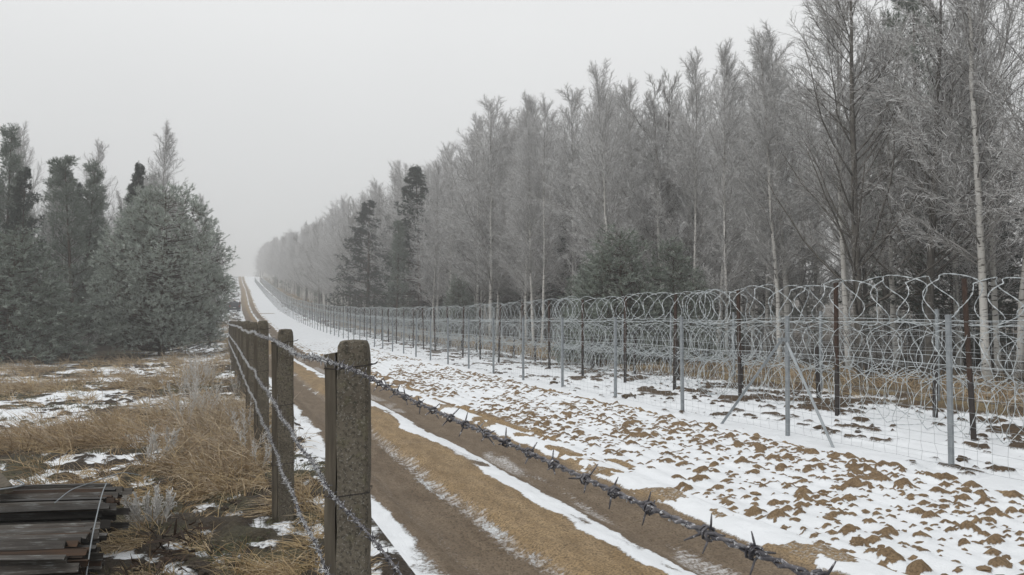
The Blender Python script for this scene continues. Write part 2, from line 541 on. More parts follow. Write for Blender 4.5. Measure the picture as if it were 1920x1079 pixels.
def road_fun(X, Y):
    u = X - road_c(Y)
    w = u + 0.20 * (fbm(X * 1.3, Y * 0.45, 3, 31) - 0.5) + 0.10 * (fbm(X * 6, Y * 3, 3, 32) - 0.5)
    ef = edge_fade(u, ROAD_L, ROAD_R, 0.08)
    z = base_h(X, Y) + road_h(u, X, Y) * ef
    rutL, rutR = bump(-1.10, -0.46, 0.06, w), bump(0.36, 1.12, 0.06, w)
    rut = np.maximum(rutL, rutR)
    ph = Y * 2 * math.pi / 0.085
    chev = np.sin(ph + 14 * np.abs(u + 0.62)) * bump(-0.80, -0.36, 0.05, w) + 0.7 * np.sin(ph * 0.9 + 12 * np.abs(u - 0.72)) * bump(0.55, 1.0, 0.05, w)
    tread2 = np.sin(ph * 0.55 + 5.0 * fbm(X * 2, Y * 1.5, 2, 46)) * bump(-0.60, -0.40, 0.05, w) * sstep(0.38, 0.60, fbm(X * 2.5, Y * 1.3, 3, 47))
    tm = 0.35 + 0.9 * fbm(X * 0.8, Y * 0.5, 2, 44)
    z = z + (0.013 * chev * tm + 0.016 * tread2 * tm) * ef * far_fade(Y, 10, 22)
    rough = fbm(X * 7, Y * 6, 4, 33) - 0.5
    z = z + (0.035 * rough * (1 - 0.55 * rut) + 0.014 * (fbm(X * 24, Y * 18, 2, 45) - 0.5)) * ef * far_fade(Y)
    # cover
    strip_l = (1 - sstep(-1.34, -1.12, w)) * (0.62 + 0.5 * sstep(0.35, 0.55, fbm(X * 4, Y * 2.2, 4, 39)))
    ridge_w = bump(0.04, 0.36, 0.07, w + 0.22 * (fbm(X * 2.5, Y * 0.8, 3, 40) - 0.5)) * (0.62 + 0.6 * sstep(0.28, 0.50, fbm(X * 3.5, Y * 1.4, 4, 41)))
    edge_r = sstep(1.06, 1.22, w) * 0.78
    patch = fbm(X * 3.2, Y * 1.6, 4, 35)
    ridge_frost = bump(-0.58, -0.40, 0.06, w)
    snow = np.maximum.reduce([strip_l, ridge_w, edge_r * (0.5 + 0.9 * (patch > 0.42)), ridge_frost * (0.05 + 0.46 * sstep(0.50, 0.64, fbm(X * 6, Y * 4, 4, 135)))])
    snow = snow - 0.30 * sstep(0.52, 0.70, fbm(X * 2.2, Y * 1.1, 4, 36)) * (1 - strip_l)
    snow = snow * (1 - 0.4 * sstep(110, 150, Y) * (1 - strip_l))
    sand = bump(-0.46, 0.10, 0.08, w) * (0.6 + 0.6 * patch) + 0.9 * sstep(1.05, 1.2, w)
    sand = np.clip(sand + 0.6 * sstep(120, 180, Y), 0, 1)
    frost = ridge_frost * 0.42 + 0.30 * np.clip(chev, 0, 1) * tm * far_fade(Y, 8, 18) + 0.55 * bump(0.36, 0.72, 0.08, w) * sstep(0.35, 0.6, fbm(X * 3, Y * 0.7, 3, 38)) + 0.35 * bump(-1.1, -0.9, 0.08, w) + 0.22 * bump(-0.2, 0.2, 0.1, w)  # tread crests paled along with the frost, standing in for their faint shading
    # side track on the slope: bare dirt, its shadow line painted in too
    xt = bump(126.5, 128.5, 0.7, Y)
    snow = snow * (1 - xt)
    return z, np.stack([np.clip(snow, 0, 1), sand, np.clip(frost, 0, 1)], -1)

def plough_fun(X, Y):
    u = X - road_c(Y)
    ef = sstep(ROAD_R, ROAD_R + 0.08, u) * (1 - sstep(PLOUGH_R - 0.06, PLOUGH_R, X))
    big = fbm(X * 0.75, Y * 0.42, 3, 54)
    near = 1 - sstep(7, 26, Y)
    wob = 0.55 * (fbm(X * 14, Y * 16, 3, 52) - 0.5)
    lump = np.zeros_like(X); soil_l = np.zeros_like(X)
    for (sx, sy, dens, seed, hh_) in ((0.19, 0.14, 0.29, 140, 0.075), (0.10, 0.08, 0.22, 160, 0.04)):
        gx, gy = (X - 0.02 * Y) / sx, Y / sy
        ix, iy = np.floor(gx), np.floor(gy)
        for ox in (-1, 0, 1):
            for oy in (-1, 0, 1):
                cx, cyy = ix + ox, iy + oy
                px = cx + 0.5 + 0.55 * (_hash(cx, cyy, seed) - 0.5)
                py = cyy + 0.5 + 0.9 * (_hash(cx, cyy, seed + 1) - 0.5)
                size = 0.18 + 0.42 * _hash(cx, cyy, seed + 2) ** 1.6
                on = _hash(cx, cyy, seed + 3) < dens + 1.1 * (big - 0.5) + 0.10 * near
                d = np.hypot((gx - px) * 0.85, gy - py) / size + wob
                b = np.clip(1 - d, 0, 1) * on
                lump = np.maximum(lump, b ** 0.7 * hh_ * size * 2.0)
                soil_l = np.maximum(soil_l, sstep(0.02, 0.30, b))
    lump = np.maximum(lump, 0)
    swell = 0.5 + 0.5 * np.sin((X - 0.02 * Y) * 2 * math.pi / 0.27 + 2.5 * fbm(X, Y * 0.6, 2, 53))
    z = base_h(X, Y) + (lump + 0.018 * swell + 0.03 * (fbm(X * 5, Y * 5, 3, 55) - 0.5) + 0.03 * (big - 0.5)) * ef * far_fade(Y, 20, 80)
    expose = soil_l * 0.95
    furrow = np.maximum(bump(1.56, 1.68, 0.05, u + 0.22 * (fbm(X, Y * 0.8, 3, 56) - 0.5)), bump(6.72, 6.80, 0.03, X + 0.10 * (fbm(X, Y * 0.7, 2, 57) - 0.5)))
    furrow = furrow * sstep(0.40, 0.52, fbm(X * 1.2, Y * 0.9, 3, 58))
    mid = bump(3.45, 3.75, 0.12, X + 0.016 * Y - 0.5 + 0.5 * (fbm(X * 0.4, Y * 0.3, 2, 59) - 0.5)) * sstep(0.44, 0.60, fbm(X * 2.4, Y * 1.6, 3, 60)) * sstep(9, 12, Y)
    expose = np.maximum.reduce([expose, furrow * 0.9, mid * 0.8])
    expose = expose * (1 - 0.6 * sstep(18, 60, Y))
    xt = bump(126.5, 128.5, 0.7, Y) * (1 - sstep(5.0, 7.0, X))  # same side track: bare soil that also paints its shadow line
    expose = np.maximum(expose, xt)
    snow = 1 - expose
    return z, np.stack([snow, furrow, np.zeros_like(snow)], -1)

def strip_fun(X, Y):
    ef = sstep(PLOUGH_R, PLOUGH_R + 0.1, X) * (1 - sstep(STRIP_R - 0.2, STRIP_R, X))
    n = fbm(X * 1.6, Y * 1.1, 4, 61)
    l = fbm(X * 7, Y * 5, 3, 62)
    deb = sstep(0.54, 0.64, n * 0.55 + l * 0.45 + 0.012 * np.clip(X - 8, 0, 3)) * sstep(7.6, 9.0, X)
    deb = np.maximum(deb, sstep(0.60, 0.67, l) * 0.8 * bump(7.0, 9.6, 0.2, X) * sstep(0.42, 0.6, n))
    edge = sstep(11.3, 12.4, X + 1.3 * (fbm(X * 0.8, Y * 0.5, 3, 63) - 0.5))
    expose = np.maximum(deb, edge * (0.55 + 0.75 * sstep(0.35, 0.6, fbm(X * 2, Y * 2, 3, 64))))
    z = base_h(X, Y) + (0.07 * deb + 0.03 * (l - 0.5) + 0.10 * edge * l) * ef * far_fade(Y, 30, 100)
    wheel = bump(8.05, 8.2, 0.04, X) + bump(7.75, 7.9, 0.04, X)
    z = z - 0.02 * wheel * ef * far_fade(Y)
    return z, np.stack([np.clip(1 - expose, 0, 1), edge * sstep(0.40, 0.60, fbm(X * 2.2, Y * 2.2, 3, 66)), 0.3 * edge], -1)

def field_fun(X, Y):
    u = X - road_c(Y)
    ef = 1 - sstep(ROAD_L - 0.12, ROAD_L, u)
    n = fbm(X * 0.62, Y * 0.5, 4, 71)
    l = fbm(X * 5, Y * 4.2, 4, 72)
    clod = sstep(0.50, 0.72, l)
    z = base_h(X, Y) + (0.05 * clod + 0.055 * (fbm(X * 14, Y * 12, 3, 73) - 0.5)) * ef * far_fade(Y, 20, 80)
    snow = sstep(0.40, 0.56, 0.52 * n + 0.48 * (1 - l))
    verge = sstep(ROAD_L - 0.55, ROAD_L - 0.15, u + 0.3 * (fbm(X * 2, Y * 1.5, 3, 75) - 0.5))
    snow = np.clip(snow * 0.9 + verge * (0.05 + 0.4 * (1 - clod)), 0, 1)
    wood = 1 - sstep(-5.0, -2.6, X + 2.0 * (n - 0.5))
    snow = snow * (1 - 0.75 * wood * sstep(34, 42, Y))
    snow = snow * (1 - 0.35 * sstep(-1.6, 0.0, X) * (1 - verge) * (1 - sstep(9, 14, Y)))
    moss = sstep(0.42, 0.62, fbm(X * 1.4, Y * 1.2, 3, 74))
    return z, np.stack([snow, moss, 0.25 + 0 * snow], -1)

def floor_fun(X, Y):
    n = fbm(X * 0.5, Y * 0.5, 3, 81)
    l = fbm(X * 3, Y * 3, 3, 82)
    ef = sstep(STRIP_R, STRIP_R + 0.3, X)
    z = base_h(X, Y) + 0.08 * (l - 0.5) * ef
    snow = sstep(0.60, 0.75, 0.6 * n + 0.4 * l) * 0.8
    return z, np.stack([snow, (1 - sstep(15.5, 18, X)) * sstep(0.42, 0.62, l), 0.2 + 0 * n], -1)

sheet('dirt_road', M_road, lambda s, y: road_c(y) + ROAD_L + s * (ROAD_R - ROAD_L), road_fun, np.linspace(0, 1, 96))
sheet('ploughed_strip', M_plough, lambda s, y: road_c(y) + ROAD_R + s * (PLOUGH_R - road_c(y) - ROAD_R), plough_fun, np.linspace(0, 1, 92))
sheet('snow_strip', M_strip, lambda s, y: PLOUGH_R + s * (STRIP_R - PLOUGH_R), strip_fun, np.linspace(0, 1, 90))
fc = np.concatenate([np.linspace(0, 1, 86) * 4.0, 4.0 + (np.geomspace(0.07, 36, 42)), np.array([60, 120, 300, 700])])
sheet('grassy_field', M_field, lambda s, y: road_c(y) + ROAD_L - s, field_fun, fc[::-1])
sheet('forest_floor', M_floor, lambda s, y: STRIP_R + s, floor_fun, np.concatenate([np.linspace(0, 6, 16), np.geomspace(6.6, 60, 22), np.array([120, 300, 700])]))

# ------------------------------------------------------------------ border fence on the right
rng = np.random.default_rng(11)

def fence_rows(start, step, end, jitter=0.12, seed=1):
    r = np.random.default_rng(seed)
    y = np.arange(start, end, step)
    return y + r.uniform(-jitter, jitter, len(y))

def angle_profile_post(leg, th, h, bury=0.3, flip=1):
    """an L-section steel upright standing on its origin"""
    p = np.array([(0, 0), (leg, 0), (leg, th), (th, th), (th, leg), (0, leg)], float) - leg * 0.35
    p[:, 0] *= flip
    mb = MB()
    n = len(p)
    zs = [-bury, h]
    v = np.concatenate([np.column_stack([p, np.full(n, z)]) for z in zs])
    q = [[i, (i + 1) % n, n + (i + 1) % n, n + i] for i in range(n)]
    mb.add(v, q, [[n, n + 1, n + 2], [n, n + 2, n + 3], [n, n + 3, n + 4], [n, n + 4, n + 5]])
    return mb

def near_far_label(i, n_named, near_fmt, far):
    return near_fmt.format(ORD[i]) if i < n_named else far

def post_mesh_pair(name, leg, th, h, mat, capmat):
    body = angle_profile_post(leg, th, h).mesh(name, mat)
    mb = MB(); box(mb, (leg * 0.15, leg * 0.15, h + 0.005), (leg * 1.15, leg * 1.15, 0.012))
    cap = mb.mesh('top_plate', capmat)
    return body, cap

FRONT_X, DARK_X, SHORT_X, REAR_X = 7.30, 9.30, 10.9, 12.25
galv_body, galv_cap = post_mesh_pair('upright', 0.046, 0.007, 1.66, M_galv, M_galv)
ys_front = np.concatenate([[1.15, 3.75], fence_rows(6.36, 2.62, 330, 0.08, 2)])
k = 0
for y in ys_front:
    z = gz(FRONT_X, y)
    o = empty('galvanised_fence_post', (FRONT_X, y, z), rng.uniform(-0.1, 0.1) + 0.35)
    o.rotation_euler[0] = rng.normal(0, 0.008); o.rotation_euler[1] = rng.normal(0, 0.008)
    link('upright', galv_body, o)
    if y < 60:
        link('top_plate', galv_cap, o)
    if y > 5:
        lab = near_far_label(k, 20, 'slim galvanised steel post of the front mesh fence, {} from the right edge', 'distant galvanised post of the front mesh fence running up the slope')
        if k == 1:
            lab = 'galvanised post between two slanting brace struts in the front mesh fence'
        k += 1
    else:
        lab = 'galvanised post of the front mesh fence standing just outside the frame'
    tag(o, lab, 'fence post', 'galvanised posts of the front mesh fence')
# the two slanting struts at the second post
yb = ys_front[3]
for sgn, run, lab in ((1, 1.42, 'slanting galvanised brace strut on the far side of the braced fence post'), (-1, 1.10, 'slanting galvanised brace strut on the near side of the braced fence post')):
    y1 = yb + sgn * run
    P = np.array([[FRONT_X - 0.05 - 0.0, yb + sgn * 0.04, gz(FRONT_X, yb) + 1.34], [FRONT_X - 0.16, y1, gz(FRONT_X, y1) - 0.08]])
    mb = MB(); tubes(mb, P, 0.024, 4)
    o = mb.build('brace_strut', M_galv)
    box_mb = MB(); box(box_mb, P[0], (0.07, 0.09, 0.05)); b_ = box_mb.build('bracket', M_galv, o)
    tag(o, lab, 'strut', 'brace struts of the front mesh fence')

# tall brown posts carrying the coils
rust_body = angle_profile_post(0.052, 0.008, 2.17).mesh('upright', M_rust)
dark_body = angle_profile_post(0.046, 0.008, 0.78).mesh('lower_sleeve', M_dark)
ys_dark = np.concatenate([[0.45, 2.9, 5.35], fence_rows(7.8, 2.45, 330, 0.12, 3)])
k = 0
for y in ys_dark:
    o = empty('brown_fence_post', (DARK_X, y, gz(DARK_X, y)), rng.uniform(-0.15, 0.15) + 0.3)
    o.rotation_euler[0] = rng.normal(0, 0.022); o.rotation_euler[1] = rng.normal(0, 0.018)
    link('upright', rust_body, o)
    if y < 70:
        c = link('lower_sleeve', dark_body, o); c.location = (-0.006, -0.006, 0); c.scale = (1.18, 1.18, 1)
    if y > 7:
        lab = near_far_label(k, 20, 'tall rust-brown steel post rising into the top razor coil, {} from the right edge', 'distant tall brown steel post carrying the razor coils up the slope')
        k += 1
    else:
        lab = 'tall rust-brown steel post of the coil line standing just outside the frame'
    tag(o, lab, 'fence post', 'tall brown posts carrying the razor coils')

short_body = angle_profile_post(0.06, 0.008, 1.08).mesh('upright', M_dark)
ys_short = fence_rows(2.2, 2.55, 62, 0.15, 4)
k = 0
for y in ys_short:
    o = empty('short_dark_post', (SHORT_X, y, gz(SHORT_X, y)), rng.uniform(-0.2, 0.2) + 0.3)
    o.rotation_euler[1] = rng.normal(0, 0.03)
    link('upright', short_body, o)
    if y > 8:
        lab = near_far_label(k, 6, 'short dark steel post behind the tall brown posts, {} from the right edge', 'short dark steel post half hidden in the far coils')
        k += 1
    else:
        lab = 'short dark steel post of the coil line standing just outside the frame'
    tag(o, lab, 'fence post', 'short dark posts among the coils')

rear_body, rear_cap = post_mesh_pair('upright', 0.055, 0.007, 1.80, M_galv, M_galv)
ys_rear = fence_rows(1.6, 3.1, 75, 0.1, 5)
k = 0
for y in ys_rear:
    o = empty('rear_galvanised_post', (REAR_X, y, gz(REAR_X, y)), 0.3)
    o.rotation_euler[0] = rng.normal(0, 0.01); o.rotation_euler[1] = rng.normal(0, 0.01)
    link('upright', rear_body, o); link('top_plate', rear_cap, o)
    if y > 9:
        lab = near_far_label(k, 5, 'pale galvanised post behind the razor coils, {} from the right edge', 'distant pale galvanised post behind the razor coils')
        k += 1
    else:
        lab = 'pale galvanised post behind the razor coils standing just outside the frame'
    tag(o, lab, 'fence post', 'galvanised posts behind the coils')

# woven mesh between the front posts, one section from post to post
def wire_polyline(pts, r, mb, sides=3):
    tubes(mb, np.asarray(pts)[None], r, sides, cap=False)

mesh_heights = [0.06, 0.16, 0.26, 0.37, 0.50, 0.65, 0.80, 0.96, 1.12, 1.28, 1.44, 1.60]
def mesh_section(X, y0, y1, r, n_up, hs, jit):
    L = MB(); U = MB()
    ys = np.linspace(y0, y1, 9)
    gzs = ground_z(np.full(9, X), ys)
    sag = np.sin(np.linspace(0, math.pi, 9))
    P = np.stack([np.stack([np.full(9, X - 0.03) + rng.normal(0, 0.006, 9), ys, gzs + h - 0.012 * sag + rng.normal(0, 0.004, 9)], -1) for h in hs])
    tubes(L, P, r, 3, cap=False)
    yu = np.linspace(y0, y1, n_up + 1)[1:-1]
    gu = ground_z(np.full(len(yu), X), yu)
    hh = np.array(hs)
    Q = np.stack([np.full((len(yu), len(hh)), X - 0.032) + rng.normal(0, jit, (len(yu), len(hh))), yu[:, None] + rng.normal(0, jit, (len(yu), len(hh))), gu[:, None] + hh[None] - 0.008], -1)
    tubes(U, Q, r * 0.85, 3, cap=False)
    return L, U

for i in range(1, len(ys_front) - 1):
    y0, y1 = ys_front[i], ys_front[i + 1]
    if y0 > 62:
        break
    hs = mesh_heights if y0 < 32 else mesh_heights[1::2]
    L, U = mesh_section(FRONT_X, y0, y1, 0.0021 if y0 < 20 else 0.0028, 15 if y0 < 32 else 8, hs, 0.008)
    o = empty('wire_mesh_panel', (0, 0, 0))
    L.build('line_wires', M_mesh, o); U.build('stay_wires', M_mesh, o)
    idx = i - 2
    lab = ('woven wire mesh between the front posts, {} bay from the right edge'.format(ORD[max(idx, 0)]) if 0 <= idx < 12 else
           'woven wire mesh bay of the front fence further down the strip')
    if idx < 0:
        lab = 'woven wire mesh bay running out of the right side of the frame'
    tag(o, lab, 'wire mesh', 'mesh bays of the front fence')
for i in range(len(ys_rear) - 1):
    if ys_rear[i] > 34:
        break
    L, U = mesh_section(REAR_X, ys_rear[i], ys_rear[i + 1], 0.0024, 12, [0.2, 0.5, 0.8, 1.1, 1.4, 1.72], 0.01)
    o = empty('rear_wire_mesh_panel', (0, 0, 0))
    L.build('line_wires', M_mesh, o); U.build('stay_wires', M_mesh, o)
    tag(o, 'thin wire mesh bay behind the razor coils, {} from the near end'.format(ORD[i]), 'wire mesh', 'mesh bays behind the coils')

# concertina razor wire
def concertina(X, zc, r, y0, y1, pitch, seg, wire, clips, seed, bunch=True, beads=True):
    g = np.random.default_rng(seed)
    n = max(4, int((y1 - y0) / pitch))
    # spacing is uneven; the coil ends are bunched where two coils are joined
    d = g.uniform(0.75, 1.25, n)
    if bunch:
        d[:3] *= 0.22; d[-2:] *= 0.3
    c = y0 + (np.cumsum(d) - d[0]) / (np.sum(d)) * (y1 - y0)
    th = np.linspace(0, 2 * math.pi, seg + 1)[None, :]
    k_ = np.arange(n)[:, None]
    phase = math.pi / (2 * clips)                    # the wire runs on from ring to ring
    th0 = g.uniform(0, 6.28)
    gap = np.diff(np.append(c, c[-1] + pitch * 0.4))[:, None]
    gapm = np.diff(np.insert(c, 0, c[0] - pitch * 0.4))[:, None]
    f = th / (2 * math.pi)
    def run(v):
        v = v.reshape(-1, 1)
        return v * (1 - f) + np.append(v[1:], v[-1:], 0) * f
    amp = g.uniform(0.30, 0.65, (n, 1))
    w = np.cos(clips * (th + phase) + k_ * math.pi)
    yoff = np.where(w > 0, 0.5 * gap * w, 0.5 * gapm * w) * amp
    rr = r * (1 + run(g.normal(0, 0.06, n))) * (1 + 0.04 * np.cos(2 * th))
    tilt = run(g.normal(0, 0.20, n))
    x = X + run(g.normal(0, 0.03, n)) + rr * np.cos(th + th0)
    z = zc + run(g.normal(0, 0.022, n)) + rr * np.sin(th + th0) * 0.98
    y = c[:, None] + gap * f + yoff + tilt * (z - zc)
    zg = run(ground_z(np.full(n, X), c))
    zz = np.maximum(z, 0.015) + zg
    P = np.stack([x, y, zz], -1)
    R = np.full(P.shape[:2], wire)
    if beads:
        R[:, ::2] *= 1.65
        R[:, 1::2] *= 0.60
    mb = MB()
    tubes(mb, P, R, 3, cap=False)
    return mb

lanes = [   # X, centre height, radius, pitch, clips, name part
    (9.42, 1.87, 0.345, 0.36, 3, 'top'),
    (9.50, 1.14, 0.40, 0.40, 3, 'middle front'),
    (10.35, 1.02, 0.42, 0.42, 3, 'middle rear'),
    (9.62, 0.40, 0.40, 0.36, 3, 'bottom front'),
    (10.55, 0.42, 0.42, 0.38, 3, 'bottom rear'),
]
coil_breaks = [-1.0, 6.6, 14.1, 21.5, 29.5, 38, 48, 60, 75, 95, 120, 150, 190, 240, 300]
where = {6.6: 'nearest the right edge', 14.1: 'second from the right edge', 21.5: 'third from the right edge', 29.5: 'fourth from the right edge', 38: 'fifth from the right edge'}
for li, (X, zc, r, pitch, clips, nm) in enumerate(lanes):
    for bi in range(len(coil_breaks) - 1):
        y0, y1 = coil_breaks[bi], coil_breaks[bi + 1]
        if y0 >= 60:
            seg, wire, pp = 12, 0.008, pitch * (1.15 if y0 < 120 else 1.8)
        elif y0 > 20:
            seg, wire, pp = 26, 0.0060, pitch * (0.85 if nm == 'top' else 1.0)
        else:
            seg, wire, pp = 46, (0.0068 if nm == 'top' else 0.0050), pitch * (0.95 if nm == 'top' else 0.72)
        if y0 >= 60 and nm == 'bottom rear':
            continue
        mb = concertina(X + 0.05 * math.sin(bi * 2.1 + li), zc, r, y0, y1, pp, seg, wire, clips, 100 + li * 20 + bi, beads=(y0 < 20))
        o = mb.build('razor_wire_coil', M_razor, smooth=False)
        if y0 in where:
            lab = 'frosted {} coil of concertina razor wire, {}'.format(nm, where[y0])
        elif y0 < 0:
            lab = 'frosted {} coil of razor wire running out of the right edge'.format(nm)
        else:
            lab = 'distant {} coil of razor wire running up the slope'.format(nm)
        tag(o, lab, 'razor wire', 'concertina razor wire coils')
# straight carrier wires under and through the coils
for (X, h, lab) in ((9.27, 1.54, 'straight carrier wire under the top razor coil'), (9.27, 0.98, 'straight carrier wire through the middle razor coils'),
                    (9.27, 1.60, 'second carrier wire just above the lower one beneath the top coil'), (10.9, 1.02, 'straight carrier wire along the short dark posts')):
    ys = np.concatenate([np.arange(-1, 60, 1.2), np.arange(60, 300, 6)])
    P = np.stack([np.full(len(ys), X) + rng.normal(0, 0.004, len(ys)), ys, ground_z(np.full(len(ys), X), ys) + h + rng.normal(0, 0.006, len(ys))], -1)
    mb = MB(); tubes(mb, P, 0.0055, 3)
    tag(mb.build('carrier_wire', M_razor), lab, 'wire', 'carrier wires of the razor coils')

# ------------------------------------------------------------------ concrete post fence beside the road
POST_Y0, POST_STEP, N_POST = 3.22, 3.42, 12
def concrete_post(w, d, h, seed):
    g = np.random.default_rng(seed)
    mb = MB()
    zs = np.concatenate([np.linspace(-0.35, h - 0.11, 26), [h - 0.06, h - 0.022, h - 0.004, h]])
    ins = np.concatenate([np.zeros(26), [0.002, 0.006, 0.013, 0.020]])
    prof = []
    ch = 0.012
    for z, i in zip(zs, ins):
        a, b = w / 2 - i, d / 2 - i
        pts = []
        for (x0, y0, x1, y1) in ((-a + ch, -b, a - ch, -b), (a, -b + ch, a, b - ch), (a - ch, b, -a + ch, b), (-a, b - ch, -a, -b + ch)):
            for t in (0.0, 0.34, 0.67, 1.0):
                pts.append((x0 + (x1 - x0) * t, y0 + (y1 - y0) * t))
        pts = np.array(pts) + g.normal(0, 0.0016, (16, 2))
        prof.append(np.column_stack([pts, np.full(16, z) + (g.normal(0, 0.003, 16) if i > 0.03 else 0)]))
    n = 16
    q = []
    for r_ in range(len(zs) - 1):
        for i in range(n):
            q.append([r_ * n + i, r_ * n + (i + 1) % n, (r_ + 1) * n + (i + 1) % n, (r_ + 1) * n + i])
    v = np.concatenate(prof)
    cen = len(v)
    v = np.concatenate([v, [[0, 0, h + 0.004]]])
    t = [[(len(zs) - 1) * n + i, (len(zs) - 1) * n + (i + 1) % n, cen] for i in range(n)]
    mb.add(v, q, t)
    return mb

def batten(w, d, h, seed):
    g = np.random.default_rng(seed)
    mb = MB()
    zs = np.linspace(-0.3, h, 12)
    v = []
    for z in zs:
        o_ = g.normal(0, 0.0016, 2)
        v += [(-w / 2 + o_[0], -d / 2 + o_[1], z), (w / 2 + o_[0], -d / 2, z), (w / 2, d / 2, z), (-w / 2 + o_[0], d / 2, z)]
    v = np.array(v)
    v[-4:, 2] += np.array([0.0, 0.006, 0.008, 0.0])
    q = [[r_ * 4 + i, r_ * 4 + (i + 1) % 4, (r_ + 1) * 4 + (i + 1) % 4, (r_ + 1) * 4 + i] for r_ in range(11) for i in range(4)]
    mb.add(v, q + [[44, 45, 46, 47]])
    return mb

fence_pts = []
fence_rot = -0.02
for i in range(N_POST):
    y = POST_Y0 + POST_STEP * i
    x = float(post_line(y))
    z = gz(x, y)
    g = np.random.default_rng(300 + i)
    h = [1.555, 1.545, 1.60, 1.61, 1.60, 1.57, 1.60, 1.58, 1.6, 1.57, 1.6, 1.58][i]
    o = empty('concrete_fence_post', (x, y, z), -PSI * 0.75 if i == 0 else -PSI * 0.3 + g.normal(0, 0.05))
    o.rotation_euler[0] = g.normal(0, 0.008); o.rotation_euler[1] = g.normal(0, 0.008)
    concrete_post(0.126, 0.13, h, i).build('pillar', M_conc, o)
    bt = batten(0.042, 0.07, h - [0.055, 0.10, 0.07, 0.03][i % 4], 50 + i).build('wooden_batten', M_wood, o)
    bt.location = (-0.063 - 0.0235, -0.02, 0)
    for hz in (h - 0.11, h - 0.62, 0.45):
        mb = MB()
        a, b = 0.068, 0.068
        loop = np.array([(-0.112, -0.062), (-0.07, -0.0665), (a, -b), (a, b), (-0.07, 0.068), (-0.112, 0.02), (-0.112, -0.062)])
        pts = np.column_stack([loop, hz + np.array([0, -0.004, 0.012, 0.01, 0, 0, 0.0])])
        tubes(mb, pts[None], 0.0022, 4)
        if hz > 1.2:
            tubes(mb, np.array([[a, -b, hz + 0.012], [a + 0.024, -b - 0.004, hz + 0.017], [a + 0.034, -b - 0.003, hz + 0.025]])[None], 0.0028, 4)
        mb.build('tie_wire', M_dark, o)
    labs = ['nearest thick concrete fence post with a wooden batten on its left side',
            'second concrete fence post from the front, with grass at its foot']
    lab = labs[i] if i < 2 else ('{} concrete fence post from the front beside the dirt road'.format(ORD[i]) if i < 5 else 'distant concrete fence post overlapped in the row beside the road')
    tag(o, lab, 'fence post', 'concrete posts beside the road')
    fence_pts.append((x, y, z))
fence_pts = np.array(fence_pts)

def barbed_line(height, seed, side=-0.13):
    """two twisted strands from behind the camera to the last post; returns strands, barbs, frost"""
    g = np.random.default_rng(seed)
    ys = np.concatenate([[-2.4], fence_pts[:, 1]])
    cyl, top = [], []
    step = 0.015
    yA = np.arange(0.45, 14.0, step)
    def line(y):
        x = post_line(y) + side + 0.15 * (1 - sstep(0.3, 3.2, y)) + 0.006 * np.sin(y * 5.1 + seed)
        kf = np.interp(y, ys, np.arange(len(ys)))
        sag = -0.045 * np.sin(math.pi * (kf % 1.0)) * sstep(3.3, 3.9, y)
        z = np.interp(y, fence_pts[:, 1], fence_pts[:, 2]) + height - 0.085 * (1 - sstep(0.4, 3.2, y)) + sag * 0.6 + 0.006 * np.sin(y * 2.3 + seed * 1.7)
        return np.stack([x, y, z], -1)
    core = line(yA)
    ph = yA * 2 * math.pi / 0.052
    tw = np.stack([np.cos(ph), 0 * ph, np.sin(ph)], -1) * 0.0029
    strands = MB()
    tubes(strands, np.stack([core + tw, core - tw]), 0.0024, 5)
    yB = np.arange(14.0, fence_pts[-1, 1] + 0.1, 0.25)
    tubes(strands, line(yB)[None], 0.007, 4)
    barbs = MB(); frost = MB()
    yb = np.arange(0.50, 14.0, 0.098) + g.normal(0, 0.012, len(np.arange(0.50, 14.0, 0.098)))
    C = line(yb)
    for c in C[yb < 9.0]:
        # a little coil of two turns and four points
        a = np.linspace(0, 4 * math.pi, 13) + g.uniform(0, 6.28)
        coil = np.stack([np.cos(a) * 0.0078, np.linspace(-0.007, 0.007, 13), np.sin(a) * 0.0078], -1) + c
        tubes(barbs, coil[None], 0.0020, 4)
        base = g.uniform(0, 6.28)
        for kk in range(4):
            aa = base + kk * math.pi / 2 + g.normal(0, 0.25)
            d = np.array([math.cos(aa), g.normal(0, 0.55), math.sin(aa)])
            d /= np.linalg.norm(d)
            s = c + np.array([0, (kk % 2 - 0.5) * 0.011, 0]) + d * 0.005
            ln = g.uniform(0.015, 0.026)
            tubes(barbs, np.stack([s, s + d * ln * 0.6, s + d * ln])[None], np.array([0.0017, 0.0015, 0.0008])[None], 4)
    # hoar frost needles, thicker away from the camera
    nf = 9000
    yf = g.uniform(0.5, 14.0, nf)
    keep = g.uniform(0, 1, nf) < (0.10 + 0.9 * sstep(2.3, 3.2, yf))
    yf = yf[keep]
    B = line(yf) + g.normal(0, 0.002, (len(yf), 3))
    D = norm(g.normal(size=(len(yf), 3)) + np.array([-0.2, 0, 0.15]))
    ln = g.gamma(3.0, 0.0030, len(yf)) * (0.45 + 0.75 * sstep(2.3, 3.4, yf)) * (0.7 + 0.6 * vnoise(yf * 4, yf * 0, seed))
    P = np.stack([B, B + D * ln[:, None] * 0.6, B + D * ln[:, None]], 1)
    ribbons(frost, P, np.array([0.0038, 0.0031, 0.0])[None], g)
    yg = g.uniform(14.0, fence_pts[-1, 1], 2500)
    B = line(yg); D = norm(g.normal(size=(len(yg), 3)))
    P = np.stack([B, B + D * 0.014, B + D * 0.026], 1)
    ribbons(frost, P, np.array([0.009, 0.008, 0.0])[None], g)
    return strands, barbs, frost

